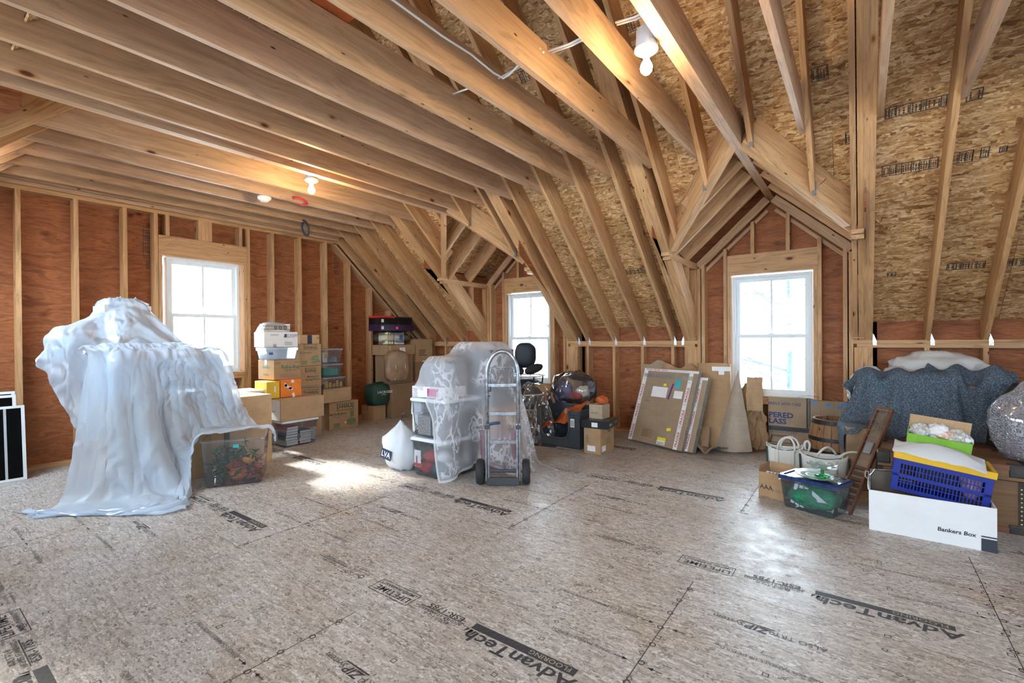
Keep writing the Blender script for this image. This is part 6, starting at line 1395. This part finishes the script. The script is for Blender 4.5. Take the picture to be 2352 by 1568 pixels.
def lattice(x0, x1, z0, z1, nx, nz, mw, bw=.0062):
    m = MB(); cw = (x1-x0)/nx; ch = (z1-z0)/nz
    for i in range(nx+1): m.box((x0+cw*i-bw/2, -.0025, z0), (x0+cw*i+bw/2, .0025, z1), mw)
    for j in range(nz+1):
        zz = z0+ch*j; m.box((x0, -.0024, zz-bw/2), (x1, .0024, zz+bw/2), mw)
    return m
for nm, W_, mw in (('front_panel', w, Matrix.Translation((0, -d/2, 0))), ('back_panel', w, Matrix.Translation((0, d/2, 0))), ('side_panel', d, Matrix.Translation((-w/2, 0, 0)) @ Matrix.Rotation(PI2, 4, 'Z')), ('side_panel', d, Matrix.Translation((w/2, 0, 0)) @ Matrix.Rotation(PI2, 4, 'Z'))):
    o = MB().box((-W_/2, -.004, 0), (W_/2, .004, .022), mw).box((-W_/2, -.004, .095), (W_/2, .004, .112), mw).box((-W_/2, -.004, .185), (W_/2, .004, h), mw).box((-W_/2, -.004, .022), (-W_/2+.03, .004, .185), mw).box((W_/2-.03, -.004, .022), (W_/2, .004, .185), mw).obj(nm, BLU, t)
    nx = int(W_/.019)
    for z0, z1 in ((.022, .095), (.112, .185)): tag(lattice(-W_/2+.03, W_/2-.03, z0, z1, nx, 2, mw).obj('lattice', BLU, o), kind='stuff')
MB().box((-w/2, -d/2, 0), (w/2, d/2, .005)).obj('floor_panel', BLU, t)
rm = MB()
for lo, hi in (((-w/2-.012, -d/2-.012, h-.012), (w/2+.012, -d/2+.010, h+.03)), ((-w/2-.012, d/2-.010, h-.012), (w/2+.012, d/2+.012, h+.03)), ((-w/2-.012, -d/2+.010, h-.012), (-w/2+.010, d/2-.010, h+.03)), ((w/2-.010, -d/2+.010, h-.012), (w/2+.012, d/2-.010, h+.03))): rm.box(lo, hi)
rm.obj('rim', YEL, t, bevel=.003)
# white bag in the crate
WBAG = sheet_mat('white_plastic_bag', (.80, .83, .86), .02, .3, .25, .08, .5)
o = crumple(22, 12, .5, .25, lambda u, v: (-.235+.46*u, -.150+.18*v-.02*u, .218+.055*v+.055*math.sin(math.pi*u)*math.sin(math.pi*v)-.05*max(0, u-.75)), 21, .014, 7).obj('plastic_bag', WBAG, smooth=True); o.location = (.375, 4.20, .262); o.rotation_euler = (0, .135, -.04); subs(o, 1); tag(o, 'flattened white plastic bag lying across the front of the blue crate', 'bag')
carton('game_box', (.42, 4.30, .262), 0, .28, .16, .15, 'dark flat box packed inside the blue crate', BLACKP, tape=False).rotation_euler = (0, .135, 0)
blob('colour_cloth', (.56, 4.16, .245), (.05, .06, .10), plain('patterned_cloth', (.5, .3, .35), .7, var=.6, scale=40), 'scrap of patterned cloth in the right corner of the blue crate', 'cloth', seed=81)
GRN = mat_card('lime_card', (.20, .42, .05)); 
t = open_carton('lidded_box', (.415, 4.325, .530), -.05, .325, .17, .085, 'lime green cardboard box full of crumpled newspaper on top of the blue crate', GRN, .004, [])
t.rotation_euler = (0.12, .12, -.05)
MB().box((-.16, .085, .0), (.16, .0885, .185)).obj('lid', CARDL, t, Matrix.Rotation(-.10, 4, 'X'))
NEWS = plain('newspaper', (.52, .50, .47), .7, var=.55, scale=70)
for i, (x, y, z, r, m_) in enumerate(((-.09, -.01, .05, (.05, .045, .045), NEWS), (.0, .0, .05, (.06, .05, .05), PAPER), (.09, -.01, .055, (.055, .05, .04), NEWS), (.03, -.03, .075, (.05, .03, .025), plain('printed_wrap', (.62, .42, .34), .6, var=.6, scale=50)), (.14, .0, .05, (.03, .04, .03), PAPER))):
    p = t.matrix_basis @ Vector((x, y, z)); blob('newspaper_wad', p, r, m_, 'crumpled newspaper wad in the lime green box, number %s from its left end' % ['one', 'two', 'three', 'four', 'five'][(0, 1, 3, 2, 4)[i]], 'newspaper', seed=90+i, amp=.35, ridge=.3, rfreq=5, group='newspaper wads in the lime green box')
o = crumple(6, 6, .1, .1, lambda u, v: (-.05+.07*u, -.02+.02*u, .08*v), 25, .012, 12).obj('newspaper_sheet', NEWS, smooth=False); o.location = t.matrix_basis @ Vector((-.08, -.02, .06)); tag(o, 'upright torn newspaper corner at the left of the lime green box', 'newspaper')
# ---- spindle-back bench under blankets
t = empty('spindle_chair', (.50, 5.12, 0), .0, 'dark spindle-back bench mostly hidden under grey moving blankets', 'bench')
DK = plain('ebonised_wood', (.035, .022, .016), .4, var=.3)
MB().box((-.48, -.22, .40), (.48, .22, .435)).obj('seat', LUMD, t, bevel=.008); 
for s in (-1, 1):
    for q in (-1, 1): MB().tube([(s*.44, q*.18, 0), (s*.42, q*.17, .40)], [.014, .02], 8).obj('leg', LUMD, t, smooth=True)
for i in range(9): MB().tube([(-.42+.105*i, .20, .435), (-.43+.1075*i, .23, .65), (-.44+.11*i, .245, .82)], [.007, .011, .007], 8).obj('spindle', DK, t, smooth=True)
MB().box((-.50, .225, .77), (.50, .26, .872)).obj('crest_rail', plain('brown_rail', (.16, .075, .04), .45), t, bevel=.01)
carton('plain_carton', (-.02, 5.02, 0), .2, .22, .26, .52, 'carton under the grey blanket beside the barrel', CARDD, tape=False)
def mat_felt():
    t = NT('grey_felt_blanket'); c = t.obj(); a = t.noise(c, 95, 3, .7); b = t.noise(t.scaled(c, (110, 240, 170)), 1.0, 2, .6)
    col = t.ramp(a, [(.3, (.030, .045, .065)), (.5, (.075, .098, .128)), (.68, (.15, .185, .225))])
    col = t.mix(t.ramp(b, [(.60, (0, 0, 0)), (.68, (1, 1, 1))]), col, (.32, .36, .40))
    return t.done(t.bsdf(col, .95, t.bump(a, .5, .008), spec=.1))
FELT2 = mat_felt()
BB = [((.50, 5.36, .48), (.50, .035, .49), 0), ((.50, 5.12, .21), (.48, .22, .22), 0), ((-.02, 5.02, .26), (.12, .14, .26), .2), ((.47, 4.66, .22), (.38, .28, .225), 0)]
n_u, n_v = 44, 46; P0 = np.zeros((n_u, n_v, 3))
for i in range(n_u):
    for j in range(n_v):
        u, v = i/(n_u-1), j/(n_v-1); X = -.12+.62*v-.10*u*(1-v); k = abs(u-.38)
        Z = 1.0-.85*max(0, u-.42)*(1.25-.95*max(0, (v-.25)/.75))-.5*max(0, .35-u); Y = 5.42-.62*(u-.38)-.12*(1-v)*u
        P0[i, j] = (X+.02*math.sin(u*14+v*5), Y+.04*math.sin(v*17), Z+.02*math.sin(v*21+u*4))
pins = {(15, j): P0[15, j]-np.array([0, 0, .004]) for j in range(8, n_v)}
P = cloth(n_v, n_u, P0, BB, steps=60, iters=7, stretch=1.04, seed=21, jit=.008, bend=.3, fric=.85, pins=pins)
cloth_obj('moving_blanket', P, FELT2, 'left grey felt moving blanket sliding off the bench toward the barrel', 'blanket', thick=.008)
P0 = np.zeros((n_u, n_v, 3))
for i in range(n_u):
    for j in range(n_v):
        u, v = i/(n_u-1), j/(n_v-1); X = .48+.46*v+.12*u*v
        Z = 1.03-.78*max(0, u-.40)*(.42+.75*v)-.4*max(0, .3-u); Y = 5.44-.60*(u-.35)-.04*v
        P0[i, j] = (X+.02*math.sin(u*12+v*4), Y+.05*math.sin(v*14+1), Z+.03*math.sin(v*16+u*6))
pins = {(13, j): P0[13, j]-np.array([0, 0, .004]) for j in range(0, n_v)}
P = cloth(n_v, n_u, P0, BB, steps=60, iters=7, stretch=1.05, seed=22, jit=.01, bend=.3, fric=.85, pins=pins)
cloth_obj('moving_blanket', P, FELT2, 'right grey felt moving blanket folded over the bench end near the bubble wrap', 'blanket', thick=.008)
# ---- bags behind and beside
BAGW = sheet_mat('white_bin_bag', (.78, .77, .76), 0, .35, .28, .12, .5)
carton('plain_carton', (.52, 5.80, 0), 0, .64, .36, .86, 'carton at the kneewall carrying the large white plastic bag', CARDD, tape=False)
blob('plastic_bag', (.54, 5.72, .865), (.31, .19, .135), BAGW, 'large puffed white plastic bag above the blankets at the kneewall', 'bag', seed=101, amp=.22, ridge=.14, rfreq=4.5, rz=-.2, seg=40)
blob('plastic_bag', (.30, 5.62, .865), (.12, .10, .07), BAGW, 'small knotted white plastic bag tucked left of the large puffed one', 'bag', seed=104, amp=.25, ridge=.2)
carton('plain_carton', (.05, 5.66, 0), 0, .30, .30, .52, 'carton behind the blanket carrying the lettered white bag', CARDD, tape=False)
o = blob('lettered_bag', (.06, 5.52, .525), (.16, .15, .235), BAGW, 'white shop bag with green lettering squeezed between dormer and blankets', 'bag', seed=107, amp=.14, ridge=.12, seg=36)
TEAL = plain('dark_teal_print', (.01, .12, .11), .5)
text('CRRO', .10, (-.055, -.135, .115), (.62, -.2, .75), (-.35, -1, .0), TEAL, o, bold=.02, lift=.03); quad('printed_rule', (-.045, -.14, .21), (.62, -.2, .75), (-.35, -1, 0), .20, .008, TEAL, o, lift=.03)
t = empty('dark_bag', (1.08, 5.12, 0), .2, 'black duffel bag slumped at the right edge behind the bubble-wrapped bundle', 'bag'); blob_mesh(.28, .22, .46, seed=111, amp=.10, ridge=.06, sq=.8).obj('body', BLK2, t, smooth=True); MB().tube([(-.15, -.15, .80), (-.12, -.2, .95), (.05, -.2, .97), (.10, -.15, .82)], .014, 8).obj('strap', NAVY, t, smooth=True)
def mat_bubble():
    t = NT('bubble_wrap_film'); c = t.obj(); v = t.voro(c, 80); nm = t.bump(t.ramp(v, [(.1, (1, 1, 1)), (.5, (0, 0, 0))]), .9, .012)
    gl = t.n('BsdfGlossy', {'Roughness': .12, 'Color': (.9, .95, 1, 1), 'Normal': nm}).outputs[0]; tr = t.n('BsdfTransparent', {'Color': (.93, .95, .98, 1)}).outputs[0]; df = t.n('BsdfDiffuse', {'Color': (.55, .58, .66, 1), 'Normal': nm}).outputs[0]
    b = t.n('MixShader', {0: .34, 1: tr, 2: df}).outputs[0]
    return t.done(t.n('MixShader', {0: .30, 1: b, 2: gl}).outputs[0])
t = empty('wrapped_bundle', (.90, 4.60, .444), -.3, 'bubble-wrapped bundle on the trunk at the right edge of the room', 'bundle'); BUB = mat_bubble()
blob_mesh(.19, .14, .24, seed=115, amp=.16, ridge=.10, rfreq=4, top=.06, seg=40).obj('bubble_wrap', BUB, t, smooth=True); MB().box((-.10, -.07, .02), (.11, .07, .36)).obj('wrapped_item', plain('mauve_item', (.28, .20, .24), .5, var=.3), t, bevel=.03)
for z in (.12, .26): MB().tube([(.185*math.cos(2*math.pi*i/20), .14*math.sin(2*math.pi*i/20), z) for i in range(20)], .003, 5, closed=True).obj('tape_band', TAPEC, t)
# ================================================================== OUTSIDE: bare winter trees and snowy ground seen through the panes
snow = MB().box((-60, -60, -3.3), (60, 60, -3.2)).obj('snow_ground', plain('snow', (.86, .88, .92), .8)); tag(snow, 'bright snowy ground outside below the windows', 'ground', kind='structure')
BARK = plain('pale_frosted_bark', (.030, .042, .058), .9)
def tree(loc, h, label, seed, spread=.5):
    rg = random.Random(seed); t = empty('bare_tree', loc, 0, label, 'tree', 'bare trees outside the windows'); br = MB()
    MB().tube([(0, 0, 0), (.05, .02, h*.4), (0, .05, h*.8), (.03, 0, h)], [.16, .12, .07, .03], 8).obj('trunk', BARK, t, smooth=True)
    def grow(p, d, l, r, n):
        q = p+d*l*.5+Vector((rg.uniform(-1, 1), rg.uniform(-1, 1), rg.uniform(-1, 1)))*l*.08; e = p+d*l; br.tube([p, q, e], [r, r*.8, r*.5], 5)
        if n:
            for _ in range(3): grow(p+d*l*rg.uniform(.35, 1), (d+Vector((rg.uniform(-1, 1), rg.uniform(-1, 1), rg.uniform(-.5, .9)))*spread*1.3).normalized(), l*rg.uniform(.5, .72), r*.5, n-1)
    for i in range(9): grow(Vector((0, 0, h*(.25+.08*i))), Vector((rg.uniform(-1, 1), rg.uniform(-1, 1), rg.uniform(.0, .6))).normalized(), h*.28, .05, 3)
    tag(br.obj('branches', BARK, t), kind='stuff')
tree((.9, 19, -3.2), 8.5, 'bare frosted tree outside the right dormer window', 3)
tree((-2.6, 24, -3.2), 9.0, 'farther bare tree outside, left of the right dormer view', 9)
tree((-11.5, 21, -3.2), 8.0, 'bare tree outside the left dormer window', 5)
t = empty('neighbour_house', (1.5, 30, -3.2), .1, 'pale neighbouring house with a deck rail seen through the right dormer window', 'house')
MB().box((-5, 0, 0), (5, 6, 4)).obj('wall', plain('pale_siding', (.55, .60, .66), .8), t); MB().prism([(-5.4, -.4, 4), (5.4, -.4, 4), (5.4, 3, 6.2), (-5.4, 3, 6.2)], (0, 0, .15)).obj('roof', plain('snowy_roof', (.7, .72, .76), .8), t)
for x in (-3, 0, 3): MB().box((x-.6, -.05, 1.2), (x+.6, .02, 2.8)).obj('window', plain('house_window', (.2, .28, .36), .3), t)
for i in range(22): MB().box((-4+.35*i, -1.2, 1.0), (-3.95+.35*i, -1.15, 2.0)).obj('baluster', PAPER, t)
MB().box((-4.2, -1.25, 2.0), (4.0, -1.1, 2.08)).obj('deck_rail', PAPER, t)
